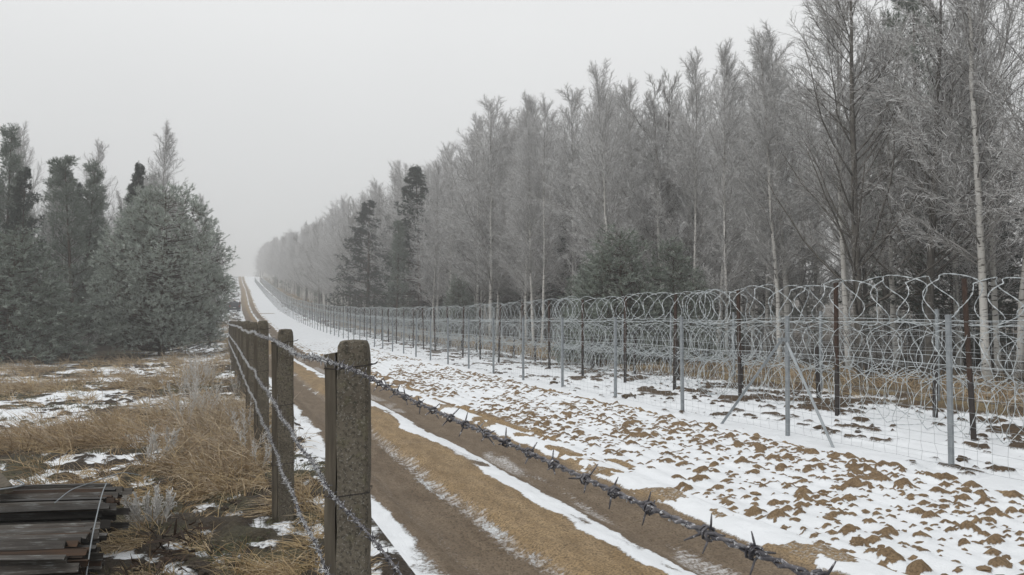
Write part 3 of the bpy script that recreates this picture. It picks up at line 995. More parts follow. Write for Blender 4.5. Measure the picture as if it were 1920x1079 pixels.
for height, seed, lab in ((1.475, 1, 'top strand of frosted barbed wire crossing the road view'), (1.0, 2, 'middle strand of frosted barbed wire on the concrete posts'),
                          (0.665, 3, 'lowest strand of frosted barbed wire on the concrete posts')):
    s_, b_, f_ = barbed_line(height, seed)
    o = empty('barbed_wire', (0, 0, 0))
    s_.build('twisted_strands', M_barb, o, True)
    kind(b_.build('barbs', M_barb, o, True), 'stuff')
    kind(f_.build('hoar_frost', M_frost, o), 'stuff')
    tag(o, lab, 'barbed wire', 'barbed wire strands on the concrete posts')

# ------------------------------------------------------------------ trees
def along(P, t):
    """points and tangents at fraction t (N,k) of polylines P (N,m,3)"""
    N, m, _ = P.shape
    f = np.clip(t, 0, 0.9999) * (m - 1)
    i = np.floor(f).astype(int)
    w = (f - i)[..., None]
    n = np.arange(N)[:, None]
    a, b = P[n, i], P[n, i + 1]
    return a * (1 - w) + b * w, norm(b - a)

def grow(pos, d, L, npts, rg, grav=0.0, wander=0.15, up=0.0):
    pts = [pos]
    d = d.copy()
    seg = L / (npts - 1)
    for s in range(npts - 1):
        d = norm(d + rg.normal(0, wander, d.shape) + np.array([0, 0, 1.0]) * (up - grav * (s + 1) / npts))
        pts.append(pts[-1] + d * seg[..., None])
    return np.stack(pts, -2)

def spawn(rg, P, k, t0, t1, ang, Lf, npts, grav=0.0, wander=0.15, up=0.0):
    N = P.shape[0]
    t = t0 + (t1 - t0) * (np.arange(k)[None] + rg.uniform(0, 1, (N, k))) / k
    pos, T = along(P, t)
    side = rg.normal(size=(N, k, 3))
    side = norm(side - np.sum(side * T, -1, keepdims=True) * T)
    a = np.radians(rg.uniform(ang[0], ang[1], (N, k)))[..., None] if not callable(ang) else np.radians(ang(t))[..., None]
    d = np.cos(a) * T + np.sin(a) * side
    plen = np.linalg.norm(np.diff(P, axis=1), axis=-1).sum(-1)[:, None]
    L = Lf(t, plen) * rg.uniform(0.7, 1.2, (N, k))
    Q = grow(pos.reshape(-1, 3), d.reshape(-1, 3), L.reshape(-1), npts, rg, grav, wander, up)
    return Q, t.reshape(-1), L.reshape(-1)

def trunk_line(h, rg, lean=0.03, wob=0.02, n=14):
    z = np.linspace(-0.3, h, n)
    ang = rg.uniform(0, 6.28)
    x = lean * z * math.cos(ang) + np.cumsum(rg.normal(0, wob, n)) * 0.5
    y = lean * z * math.sin(ang) + np.cumsum(rg.normal(0, wob, n)) * 0.5
    x -= np.interp(0, z, x); y -= np.interp(0, z, y)
    return np.stack([x, y, z], -1)[None]

def broadleaf(seed, h, r, kind_='birch', k1=46, k2=11, k3=19, start=0.22, width=0.24, tw=0.0085, tlen=0.42):
    rg = np.random.default_rng(seed)
    T = trunk_line(h, rg, 0.035, 0.05)
    trunk = MB()
    prof_r = r * np.clip(1 - np.linspace(0, 1, 14), 0.05, 1) ** 0.85
    prof_r[0] *= 1.25
    tubes(trunk, T, prof_r[None], 9)
    if kind_ == 'birch':
        angf = lambda t: np.clip(54 - 30 * t, 16, 80) + rg.normal(0, 7, t.shape)
        lf = lambda t, L: h * width * 1.42 * np.clip(1.07 - t, 0.08, 1) ** 0.74 * (0.55 + 0.45 * sstep(start, start + 0.25, t))
        g1, u1, g2, g3 = 0.05, 0.07, 0.05, 0.22
    else:
        angf = lambda t: np.clip(60 - 26 * t, 22, 80) + rg.normal(0, 8, t.shape)
        lf = lambda t, L: h * width * np.clip(1.15 - t, 0.12, 1) ** 0.7
        g1, u1, g2, g3 = 0.0, 0.13, 0.0, 0.0
    P1, t1, L1 = spawn(rg, T, k1, start, 0.985, angf, lf, 7, g1, 0.09, u1)
    limbs = MB()
    r1 = (r * 0.30 * np.clip(1.1 - t1, 0.15, 1))[:, None] * np.linspace(1, 0.25, 7)[None]
    tubes(limbs, P1, np.maximum(r1, 0.006), 4)
    P2, t2, L2 = spawn(rg, P1, k2, 0.10, 0.98, (20, 48), lambda t, L: np.clip(L * 0.50 * (1.15 - t), 0.25, 1.6), 4, g2, 0.14, 0.05)
    tubes(limbs, P2, np.linspace(0.0070, 0.0035, 4)[None], 3, cap=False)
    lt = lambda t, L: tlen * (0.35 + 0.9 * rg.uniform(0, 1, t.shape)) * np.clip(L / 0.8, 0.55, 1.2)
    P3, t3, L3 = spawn(rg, P2, k3, 0.05, 1.0, (20, 62), lt, 3, g3, 0.14, 0.03)
    P3b, _, _ = spawn(rg, P1, k3, 0.2, 1.0, (25, 70), lambda t, L: tlen * (0.4 + 0.8 * rg.uniform(0, 1, t.shape)), 3, g3, 0.14, 0.03)
    P3c, _, _ = spawn(rg, T, k3 * 2, 0.80, 1.0, (18, 50), lambda t, L: 0.42 * (0.6 + 0.8 * rg.uniform(0, 1, t.shape)), 3, 0, 0.12, 0.05)
    P3 = np.concatenate([P3, P3b, P3c])
    crown = MB()
    N = len(P3)
    base = rg.uniform(0, 1, N)
    tip = np.clip(rg.normal(0.42, 0.2, N), 0, 1)
    c = np.zeros((N, 3, 3)); c[..., 0] = base[:, None]
    c[..., 1] = tip[:, None] * np.array([0.5, 0.8, 1.0])[None]
    ribbons(crown, P3, tw * np.array([1.0, 0.85, 0])[None] * rg.uniform(0.6, 1.3, (N, 1)), rg, c)
    return trunk, limbs, crown

def needle_tufts(mb, P, n, ln, w, rg, frost, spread=(25, 62)):
    """brush of needle blades round the end of each shoot"""
    N = len(P)
    T = norm(P[:, -1] - P[:, -2])
    base = rg.uniform(0, 1, N)
    fr = np.clip(rg.normal(frost, 0.16, N), 0, 0.95)
    t = np.linspace(0.15, 1.0, n)[None, :] * np.ones((N, 1))
    B = P[:, None, -2] * (1 - t[..., None]) + P[:, None, -1] * t[..., None]
    S = rg.normal(size=(N, n, 3))
    S = norm(S - np.sum(S * T[:, None], -1, keepdims=True) * T[:, None])
    a = np.radians(rg.uniform(spread[0], spread[1], (N, n)) * (1.15 - 0.5 * t))[..., None]
    D = np.cos(a) * T[:, None] + np.sin(a) * S
    L = ln * rg.uniform(0.7, 1.2, (N, n))[..., None]
    tipp = B + D * L
    side = norm(np.cross(D, rg.normal(size=D.shape))) * w * 0.5
    V = np.stack([B + side, B - side, tipp], 2).reshape(-1, 3)
    tri = np.arange(len(V)).reshape(-1, 3)
    c = np.zeros((N, n, 3, 3))
    c[..., 0] = base[:, None, None]
    c[..., 2, 1] = fr[:, None]; c[..., 0, 1] = fr[:, None] * 0.35; c[..., 1, 1] = fr[:, None] * 0.35
    mb.add(V, None, tri, c.reshape(-1, 3))

def conifer(seed, h, r, shape, k1=60, k2=10, k3=5, n=9, ln=0.10, w=0.012, frost=0.4, low=0.06, angs=(88, 40), up=0.10, shoot=0.24):
    rg = np.random.default_rng(seed)
    T = trunk_line(h, rg, 0.015, 0.025)
    trunk = MB()
    tubes(trunk, T, (r * np.clip(1 - np.linspace(0, 1, 14), 0.06, 1) ** 0.8)[None], 8)
    angf = lambda t: angs[0] + (angs[1] - angs[0]) * t + rg.normal(0, 6, t.shape)
    P1, t1, L1 = spawn(rg, T, k1, low, 0.99, angf, lambda t, L: shape(t), 7, 0.02, 0.07, up)
    limbs = MB()
    tubes(limbs, P1, np.maximum((r * 0.32 * np.clip(1.05 - t1, 0.1, 1))[:, None] * np.linspace(1, 0.2, 7)[None], 0.006), 4)
    P2, t2, L2 = spawn(rg, P1, k2, 0.22, 1.0, (28, 64), lambda t, L: np.clip(L * 0.42 * (1.2 - t), 0.18, 1.1), 4, -0.02, 0.14, up * 0.8)
    tubes(limbs, P2, np.linspace(0.008, 0.004, 4)[None], 3, cap=False)
    P3, _, _ = spawn(rg, P2, k3, 0.25, 1.0, (22, 58), lambda t, L: shoot * rg.uniform(0.6, 1.2, t.shape), 3, -0.05, 0.12, up)
    P3b, _, _ = spawn(rg, P1, k3 + 3, 0.35, 1.0, (22, 60), lambda t, L: shoot * rg.uniform(0.7, 1.3, t.shape), 3, -0.05, 0.12, up)
    top = T[:, -2:] if False else np.concatenate([T[:, -3:-2] * 0.2 + T[:, -1:] * 0.8, T[:, -1:] + np.array([[[0, 0, 0.0]]]), T[:, -1:] + np.array([[[0, 0, 0.2]]])], 1)
    crown = MB()
    P = np.concatenate([P3, P3b, np.repeat(top, 3, 0)])
    needle_tufts(crown, P, n, ln, w, rg, frost)
    tips2 = np.concatenate([P2[:, -3:], P1[:, -3:]])
    needle_tufts(crown, tips2, n + 4, ln * 1.1, w, rg, frost)
    return trunk, limbs, crown

class Proto:
    def __init__(self, parts, mats, height):
        nm = ('trunk', 'branches', 'crown')
        self.me = [p.mesh(n, m, n != 'crown') for p, m, n in zip(parts, mats, nm)]
        self.nm = nm
        self.h = height
    def place(self, name, x, y, h, rz, label, cat, group, lean=(0, 0), wide=1.0, sink=0.05):
        s = h / self.h
        o = empty(name, (x, y, gz(x, y) - sink), rz)
        o.scale = (s * wide, s * wide, s)
        o.rotation_euler[0], o.rotation_euler[1] = lean
        for n, me in zip(self.nm, self.me):
            c_ = link(n, me, o)
            if n != 'trunk':
                c_['kind'] = 'stuff'
        tag(o, label, cat, group)
        return o

BIRCH = [Proto(broadleaf(10 + i, 13.0, 0.085 + 0.010 * (i % 3), 'birch', 72 + 4 * (i % 3), 21, 16, 0.16 + 0.04 * (i % 4), (0.25, 0.29, 0.23, 0.27, 0.31)[i], 0.0072, 0.25), (M_birch, M_limb, M_twig), 13.0) for i in range(4)]
FAR_BIRCH = [Proto(broadleaf(20 + i, 13.0, 0.09, 'birch', 54, 12, 13, 0.16, (0.28, 0.32, 0.25)[i], 0.0115, 0.30), (M_birch, M_limb, M_twig), 13.0) for i in range(3)]
ALDER = [Proto(broadleaf(30 + i, 13.0, 0.14, 'alder', 50, 16, 20, 0.14 + 0.05 * i, (0.33, 0.27, 0.36)[i], 0.0056, 0.24), (M_bark, M_bark, M_twigd), 13.0) for i in range(3)]
def bough_pine(seed, h, r, rad, n_b, n_s, bs, low, frost, ln=0.105, w=0.013, n_needle=13):
    """a pine whose crown is made of many separate boughs; rad(t) is the crown radius at height fraction t"""
    rg = np.random.default_rng(seed)
    T = trunk_line(h * 0.96, rg, 0.012, 0.03)
    trunk = MB()
    tubes(trunk, T, (r * np.clip(1 - np.linspace(0, 1, 14), 0.08, 1) ** 0.7)[None], 8)
    k_ = np.arange(n_b)
    t = low + (1 - low) * (1 - (1 - (k_ + 0.5) / n_b) ** 0.62) + rg.normal(0, 0.012, n_b)
    az = k_ * 2.39996 + rg.normal(0, 0.35, n_b)
    lay = np.where(rg.uniform(0, 1, n_b) < 0.72, rg.uniform(0.80, 1.04, n_b), rg.uniform(0.42, 0.80, n_b))
    rr = rad(t) * lay
    axis = np.stack([np.interp(t * h, T[0, :, 2], T[0, :, i]) for i in range(2)], -1)
    C = np.stack([axis[:, 0] + rr * np.cos(az), axis[:, 1] + rr * np.sin(az), t * h], -1)
    S0 = np.stack([axis[:, 0], axis[:, 1], np.clip(t * h - 0.30 * rr, 0.25, h * 0.95)], -1)
    mid = S0 * 0.45 + C * 0.55 - np.array([0, 0, 0.06]) * rr[:, None]
    limbs = MB()
    tubes(limbs, np.stack([S0, mid, C], 1), np.array([0.020, 0.011, 0.005])[None] * (0.4 + rr[:, None] / 3), 4)
    out = norm(np.stack([np.cos(az), np.sin(az), np.full(n_b, 0.35) + 0.9 * np.clip(t - 0.55, 0, 1)], -1))
    # shoots of each bough fan outwards and upwards
    d = norm(out[:, None] * 0.75 + rg.normal(0, 0.75, (n_b, n_s, 3)) + np.array([0, 0, 0.30]))
    s0 = C[:, None] + rg.normal(0, bs * 0.32, (n_b, n_s, 3)) - out[:, None] * bs * 0.3
    L = bs * rg.uniform(0.45, 1.0, (n_b, n_s))[..., None]
    a = s0 + d * L * 0.25
    b = s0 + d * L + np.array([0, 0, 0.05])
    ribbons(limbs, np.stack([np.broadcast_to(C[:, None] - out[:, None] * bs * 0.5, s0.shape), s0, b], 2).reshape(-1, 3, 3), np.array([0.012, 0.010, 0.0])[None], rg)
    crown = MB()
    b2 = b.reshape(-1, 3); d2 = d.reshape(-1, 3)
    P = np.stack([b2 - d2 * 0.17, b2], 1)
    needle_tufts(crown, P, n_needle, ln, w, rg, frost, (20, 70))
    return trunk, limbs, crown
BUSHY = Proto(bough_pine(50, 8.0, 0.16, lambda t: 2.85 * np.clip(np.sin(np.clip((t + 0.20) / 1.215, 0, 1) * math.pi), 0.02, 1) ** 0.62, 440, 21, 0.46, 0.075, 0.60, 0.135, 0.022, 14), (M_pinebark, M_pinebark, M_needlef), 8.0)
YOUNG = [Proto(bough_pine(52 + i, 5.0, 0.08, lambda t: 1.75 * np.clip(1.03 - t, 0.02, 1) ** 0.62, 170, 18, 0.42, 0.03, 0.44, 0.125, 0.021, 12), (M_pinebark, M_pinebark, M_needle), 5.0) for i in range(2)]
TALLP = [Proto(conifer(56 + i, 11.0, 0.14, lambda t: 2.3 * np.clip(1.06 - t, 0.10, 1) ** 0.6 * (0.7 + 0.3 * t), 74, 9, 5, 11, 0.13, 0.020, 0.40, 0.05, (85, 38), 0.10, 0.30), (M_pinebark, M_pinebark, M_needle), 11.0) for i in range(2)]
SPRUCE = [Proto(conifer(60 + i, 13.0, 0.16, lambda t: 3.7 * np.clip(1.04 - t, 0.05, 1) ** 0.85, 120, 10, 5, 10, 0.13, 0.026, 0.20, 0.03, (98, 55), 0.05, 0.19), (M_pinebark, M_pinebark, M_needled), 13.0) for i in range(2)]

def shrub(seed, h, stems, spread, tw, frostmat):
    rg = np.random.default_rng(seed)
    n = stems
    a = rg.uniform(0, 6.28, n); rr = rg.uniform(0, 0.18 * h, n)
    pos = np.stack([rr * np.cos(a), rr * np.sin(a), np.full(n, -0.05)], -1)
    d = norm(np.stack([np.cos(a) * spread, np.sin(a) * spread, np.ones(n)], -1) + rg.normal(0, 0.15, (n, 3)))
    P0 = grow(pos, d, h * rg.uniform(0.6, 1.05, n), 7, rg, 0.02, 0.10, 0.02)
    stem = MB(); tubes(stem, P0, np.linspace(0.014, 0.005, 7)[None] * h / 2.2, 4)
    P1, _, _ = spawn(rg, P0, 9, 0.15, 1.0, (25, 60), lambda t, L: L * 0.34 * (1.2 - t), 5, 0.0, 0.15, 0.05)
    br = MB(); tubes(br, P1, np.linspace(0.006, 0.004, 5)[None], 3, cap=False)
    P2, _, _ = spawn(rg, P1, 12, 0.05, 1.0, (25, 65), lambda t, L: 0.26 * rg.uniform(0.5, 1.2, t.shape), 4, 0.05, 0.2, 0.0)
    tw_ = MB()
    N = len(P2)
    c = np.zeros((N, 4, 3)); c[..., 0] = rg.uniform(0, 1, N)[:, None]; c[..., 1] = np.clip(rg.normal(0.4, 0.2, N), 0, 1)[:, None] * np.array([0.4, 0.7, 0.9, 1])[None]
    ribbons(tw_, P2, tw * np.array([1, .9, .8, 0])[None], rg, c)
    return Proto((stem, br, tw_), (M_bark, M_bark, frostmat), h)
SHRUB = [shrub(70, 2.2, 12, 0.45, 0.006, M_twigd), shrub(71, 2.2, 9, 0.6, 0.006, M_twigd), shrub(72, 2.2, 14, 0.35, 0.006, M_twigd)]

def from_px(px, D):
    """photo column and camera depth measured beforehand -> ground position"""
    X = (px - 440.0) * D / 1450.0 * CP
    return X, (D - X * SP) / CP

FRONT_PX = []
for y_ in ys_front:
    if y_ > 5:
        FRONT_PX.append(440.0 + 1450.0 * FRONT_X / CP / (FRONT_X * SP + y_ * CP))
def behind_post(x, y, word='above'):
    D_ = x * SP + y * CP
    px_ = 440.0 + 1450.0 * x / CP / max(D_, 0.1)
    if D_ < 1 or px_ > 1990:
        return None
    i_ = int(np.argmin(np.abs(np.array(FRONT_PX) - px_)))
    return '{} the {} galvanised front post'.format(word, ORD[i_]) if i_ < 20 else ''
R = np.random.default_rng(77)
def lean():
    return (R.normal(0, 0.02), R.normal(0, 0.02))

# --- right wood: trees that can be told apart
G_R = 'trees of the wood behind the razor fence'
special = [
    # proto, px, depth, height, label
    (BIRCH[3], 1905, 20.5, 15.5, 'white-barked birch with a dark spotted trunk cut by the right edge'),
    (BIRCH[1], 1848, 20.0, 15.0, 'pale birch with a straight white trunk near the right edge'),
    (BIRCH[0], 1868, 23.0, 14.0, 'thin birch close behind the straight pale birch at the right'),
    (ALDER[1], 1735, 22.0, 12.6, 'dark bare tree with a brown trunk between the pale birch and the great bare tree'),
    (ALDER[0], 1615, 22.3, 13.2, 'great bare tree with dark spreading limbs reaching the top of the picture'),
    (ALDER[2], 1660, 29.0, 13.0, 'slim dark bare tree just right of the great bare tree'),
    (BIRCH[2], 1460, 27.0, 11.6, 'narrow frosted birch left of the great bare tree'),
    (BIRCH[0], 1360, 29.0, 11.8, 'frosted birch with white lower trunk right of the young pines'),
    (BIRCH[0], 1300, 33.0, 12.8, 'tall frosted birch rising behind the young pines'),
    (BIRCH[1], 1150, 36.0, 13.2, 'tallest frosted birch in the middle of the wood edge'),
    (BIRCH[3], 1015, 44.0, 13.8, 'leaning double birch with white trunks left of the young pines'),
    (BIRCH[2], 1000, 44.6, 12.5, 'second trunk of the leaning pair of white birches'),
    (BIRCH[0], 985, 50.0, 15.6, 'tall frosted birch with arching crown above the leaning pair'),
    (BIRCH[0], 810, 62.0, 13.5, 'frosted weeping birch with white trunk beside the dark conifer'),
    (SPRUCE[0], 790, 74.0, 15.6, 'dark pine top showing behind the weeping birch'),
    (SPRUCE[1], 688, 84.0, 13.6, 'big dark conifer standing out from the frosted wood edge'),
    (TALLP[0], 742, 71.0, 9.8, 'dark pine lower than the birches, right of the big conifer'),
    (SPRUCE[0], 1790, 27.5, 11.0, 'dark spruce in the shade behind the pale birches at the right'),
    (TALLP[1], 1725, 31.0, 15.6, 'tall pine with dark top behind the bare trees at the right'),
]
for p, px, D, h, lab in special:
    x, y = from_px(px, D)
    cat = 'tree'
    nm = 'birch_tree' if p in BIRCH else 'bare_tree' if p in ALDER else 'spruce_tree' if p in SPRUCE else 'pine_tree'
    p.place(nm, x, y, h, R.uniform(0, 6.28), lab, cat, G_R, lean(), 1.3 if p in SPRUCE else 1.0)
for p, px, D, h, wd, lab in ((YOUNG[0], 1165, 28.0, 4.9, 1.30, 'bushy young pine dusted with frost behind the razor coils'),
                             (YOUNG[1], 1262, 28.5, 4.5, 1.1, 'slimmer young pine on the right of the bushy one'),
                             (YOUNG[1], 1120, 29.5, 4.2, 1.2, 'low young pine on the left of the bushy one'),
                             (YOUNG[0], 860, 58.0, 4.6, 1.0, 'small pine at the wood edge left of the leaning birches')):
    x, y = from_px(px, D)
    p.place('young_pine', x, y, h, R.uniform(0, 6.28), lab, 'tree', G_R, (0, 0), wd)

# --- right wood: the rest, row behind row
taken = [from_px(s[1], s[2]) for s in special]
front_no = 0
for row, (x0, n_step, y_max) in enumerate(((18.3, 2.0, 520), (20.4, 2.1, 330), (22.9, 2.4, 150), (26.8, 2.9, 95), (30.3, 3.2, 70), (34.5, 3.6, 55), (39, 4.0, 45))):
    y = -6.0 + R.uniform(0, 2)
    while y < y_max:
        far = sstep(40, 110, np.array(y))
        x = x0 + R.uniform(-1.0, 1.0) - 2.6 * float(far) - 1.6 * float(sstep(140, 300, np.array(y)))
        st = n_step * (1 + 0.35 * float(far) + 0.9 * float(sstep(120, 260, np.array(y))))
        if x * SP + y * CP < 3 or 440 + 1450 * x / CP / (x * SP + y * CP) > 2500:
            y += st; continue
        if all((x - a) ** 2 + (y - b) ** 2 > (11 if 40 < b < 100 else 3.2) for a, b in taken):
            u = R.uniform()
            hh = 11.7 + 4.6 * float(sstep(22, 62, np.array(y))) + R.uniform(-1.1, 0.9) + 0.05 * (x0 - 18)
            ref = behind_post(x, y)
            if ref is None:
                lab = 'frosted tree of the right-hand wood standing outside the frame'
            elif ref:
                lab = 'frosted tree, {} row of the wood, {}'.format(ORD[row], ref)
            else:
                lab = 'misty tree in the {} row of the far right-hand wood'.format(ORD[row])
            dark_share = 0.04 if row < 1 else 0.10 if row < 2 else 0.36
            if u < dark_share:
                p = (SPRUCE + TALLP)[R.integers(4)]
                nm, hh = ('spruce_tree' if p in SPRUCE else 'pine_tree'), hh * R.uniform(0.62, 0.88)
                lab = lab.replace('frosted tree', 'dark conifer').replace('misty tree', 'misty dark conifer')
            elif u < dark_share + (0.16 if 8 < y < 30 else 0.10):
                p, nm = ALDER[R.integers(3)], 'bare_tree'
                lab = lab.replace('frosted tree', 'bare tree').replace('misty tree', 'misty bare tree')
            else:
                p, nm = (FAR_BIRCH[R.integers(3)] if y > 60 or row > 1 else BIRCH[R.integers(4)]), 'birch_tree'
                lab = lab.replace('frosted tree', 'frosted birch').replace('misty tree', 'misty birch')
            p.place(nm, x, y, hh, R.uniform(0, 6.28), lab, 'tree', G_R, lean(), R.uniform(1.05, 1.5) if nm == 'birch_tree' else R.uniform(0.9, 1.2))
        y += st * R.uniform(0.75, 1.25)
# undergrowth along the wood edge
for i in range(90):
    y = R.uniform(2, 95) if i < 75 else R.uniform(95, 200)
    x = 18.0 + R.uniform(-0.6, 5.0) - 2.0 * float(sstep(40, 110, np.array(y)))
    SHRUB[R.integers(3)].place('bare_shrub', x, y, R.uniform(1.0, 2.6), R.uniform(0, 6.28), ('frosted bare shrub at the foot of the wood ' + (behind_post(x, y, 'behind') or 'beyond the far fence')).strip(), 'shrub', 'undergrowth behind the razor fence', (0, 0), R.uniform(0.9, 1.3))

# --- left wood
G_L = 'trees of the wood on the left'
x, y = from_px(303, 38.5)
BUSHY.place('bushy_pine', x, y, 8.5, 0.4, 'big round bushy pine dusted with frost left of the road', 'tree', G_L, (0, 0), 1.02)
left_special = [
    (YOUNG[0], 20, 33.0, 5.6, 1.55, 'broad low pine at the left edge of the picture'),
    (BIRCH[2], 288, 56.0, 15.4, 1.0, 'frosted birch rising highest behind the bushy pine'),
    (SPRUCE[0], 240, 50.0, 11.6, 0.8, 'narrow dark conifer just left of the tall birch'),
    (BIRCH[0], 180, 52.0, 13.2, 0.9, 'frosted birch left of the narrow dark conifer'),
    (BIRCH[3], 122, 44.0, 10.6, 0.8, 'thin birch with pale trunk among the left pines'),
    (BIRCH[1], 50, 48.0, 13.2, 0.9, 'frosted birch crown above the pines at far left'),
    (TALLP[0], 95, 45.0, 10.8, 1.0, 'tall frosted pine beside the thin pale-trunked birch'),
    (TALLP[1], 5, 46.0, 12.6, 0.9, 'pine cut by the left edge of the picture'),
    (TALLP[1], 150, 47.0, 10.8, 1.0, 'pine between the thin birch and the narrow conifer'),
    (TALLP[0], 170, 50.0, 9.6, 1.0, 'pine close behind the left flank of the bushy pine'),
    (ALDER[1], 392, 74.0, 10.0, 0.7, 'bare rounded tree peeping out right of the bushy pine'),
    (ALDER[0], 408, 95.0, 10.0, 0.6, 'bare tree overhanging the road behind the bushy pine'),
    (BIRCH[0], 372, 80.0, 13.4, 0.9, 'frosted birch behind the right shoulder of the bushy pine'),
]
tl = []
for p, px, D, h, wd, lab in left_special:
    x, y = from_px(px, D)
    tl.append((x, y))
    nm = 'birch_tree' if p in BIRCH else 'bare_tree' if p in ALDER else 'spruce_tree' if p in SPRUCE else 'pine_tree'
    p.place(nm, x, y, h, R.uniform(0, 6.28), lab, 'tree', G_L, lean(), wd)
for row in range(6):
    xs = -5.2
    # along the front of the wood, stepping left
    yb_ = 50 + row * 4.2
    x = -5.5 - row * 0.5
    no = 0
    while x > -34 - row * 2:
        xx, y = x + R.uniform(-0.7, 0.7), yb_ - 0.30 * (-5 - x) + R.uniform(-1.2, 1.2)
        if all((xx - a) ** 2 + (y - b) ** 2 > 2.2 for a, b in tl):
            u = R.uniform()
            if u < 0.62:
                p, nm, w_ = TALLP[R.integers(2)], 'pine_tree', 'dark frosted pine'
            elif u < 0.78:
                p, nm, w_ = SPRUCE[R.integers(2)], 'spruce_tree', 'dark conifer'
            else:
                p, nm, w_ = BIRCH[R.integers(4)], 'birch_tree', 'frosted birch'
            hh = R.uniform(8.2, 11.0) if nm != 'birch_tree' else R.uniform(9.5, 12.0)
            p.place(nm, xx, y, hh, R.uniform(0, 6.28), w_ + ', {} row of the left wood, {} from the road'.format(ORD[row], ORD[no]), 'tree', G_L, lean(), R.uniform(0.85, 1.1))
            no += 1
        x -= R.uniform(2.1, 3.2)
for row in range(3):
    y = 66.0 + row * 2
    no = 0
    while y < 420:
        xx = -6.6 - row * 3.2 + R.uniform(-0.8, 0.8)
        u = R.uniform()
        p, nm, w_ = ((TALLP[R.integers(2)], 'pine_tree', 'dark pine') if u < 0.35 else (ALDER[R.integers(3)], 'bare_tree', 'bare tree') if u < 0.6 else (FAR_BIRCH[R.integers(3)], 'birch_tree', 'frosted birch'))
        p.place(nm, xx, y, R.uniform(9.5, 13.5), R.uniform(0, 6.28), w_ + (', {} from the front in the {} line left of the road'.format(ORD[no], ORD[row]) if no < 20 else ' fading into the mist left of the far road'), 'tree', G_L, lean(), 0.9)
        no += 1
        y += R.uniform(3.0, 5.0) * (1 + float(sstep(110, 250, np.array(y))))
for i in range(26):
    y = R.uniform(38, 100)
    x = R.uniform(-5.0, -2.6) if y > 48 else R.uniform(-16, -5)
    SHRUB[R.integers(3)].place('bare_shrub', x, y, R.uniform(0.8, 1.9), R.uniform(0, 6.28), 'frosted bare shrub at the foot of the left wood', 'shrub', 'shrubs by the left wood', (0, 0), 1.2)

# ------------------------------------------------------------------ dry grass
def tussocks(mb, cx, cy, rad, hgt, n, rg, lean_dir, lean_amt, width, frost, tint, arc=0.5):
    """blades of many tussocks at once; every argument is an array over tussocks"""
    idx = np.repeat(np.arange(len(cx)), n)
    N = len(idx)
    a = rg.uniform(0, 6.28, N); r = np.sqrt(rg.uniform(0, 1, N)) * rad[idx]
    x = cx[idx] + r * np.cos(a); y = cy[idx] + r * np.sin(a)
    z = ground_z(x, y) - 0.01
    d = np.stack([np.cos(a) * 0.35 * r / np.maximum(rad[idx], 0.01) + np.cos(lean_dir[idx]) * lean_amt[idx], np.sin(a) * 0.35 * r / np.maximum(rad[idx], 0.01) + np.sin(lean_dir[idx]) * lean_amt[idx], np.ones(N)], -1)
    d = norm(d + rg.normal(0, 0.42, (N, 3)))
    L = hgt[idx] * rg.uniform(0.45, 1.25, N)
    P = [np.stack([x, y, z], -1)]
    hor = np.stack([np.cos(lean_dir[idx]), np.sin(lean_dir[idx]), np.zeros(N)], -1) + rg.normal(0, 0.5, (N, 3)) * np.array([1, 1, 0.2])
    for s in range(3):
        d = norm(d + arc * (hor * 0.35 - np.array([0, 0, 0.42])) * rg.uniform(0.3, 1.5, (N, 1)))
        nx = P[-1] + d * (L / 3)[:, None]
        P.append(nx)
    P = np.stack(P, 1)
    gzv = ground_z(P[:, 1:, 0].ravel(), P[:, 1:, 1].ravel()).reshape(N, 3)
    P[:, 1:, 2] = np.maximum(P[:, 1:, 2], gzv + rg.uniform(0.0, 0.05, (N, 1)))
    c = np.zeros((N, 4, 3))
    c[..., 0] = np.clip(tint[idx] + rg.normal(0, 0.28, N), 0, 1)[:, None]
    c[..., 1] = np.clip(frost[idx] + rg.normal(0, 0.12, N), 0, 0.95)[:, None] * np.array([0.15, 0.5, 0.85, 1.0])[None]
    ribbons(mb, P, (width[idx] * rg.uniform(0.6, 1.4, N))[:, None] * np.array([1, 0.9, 0.65, 0])[None], rg, c)

def blob_field(n, cx, cy, sx, sy, rg):
    return cx + rg.normal(0, sx, n), cy + rg.normal(0, sy, n)

def off_road(x, y, margin=0.15):
    return x < road_c(y) + ROAD_L - margin

rg = np.random.default_rng(501)
grass = MB()
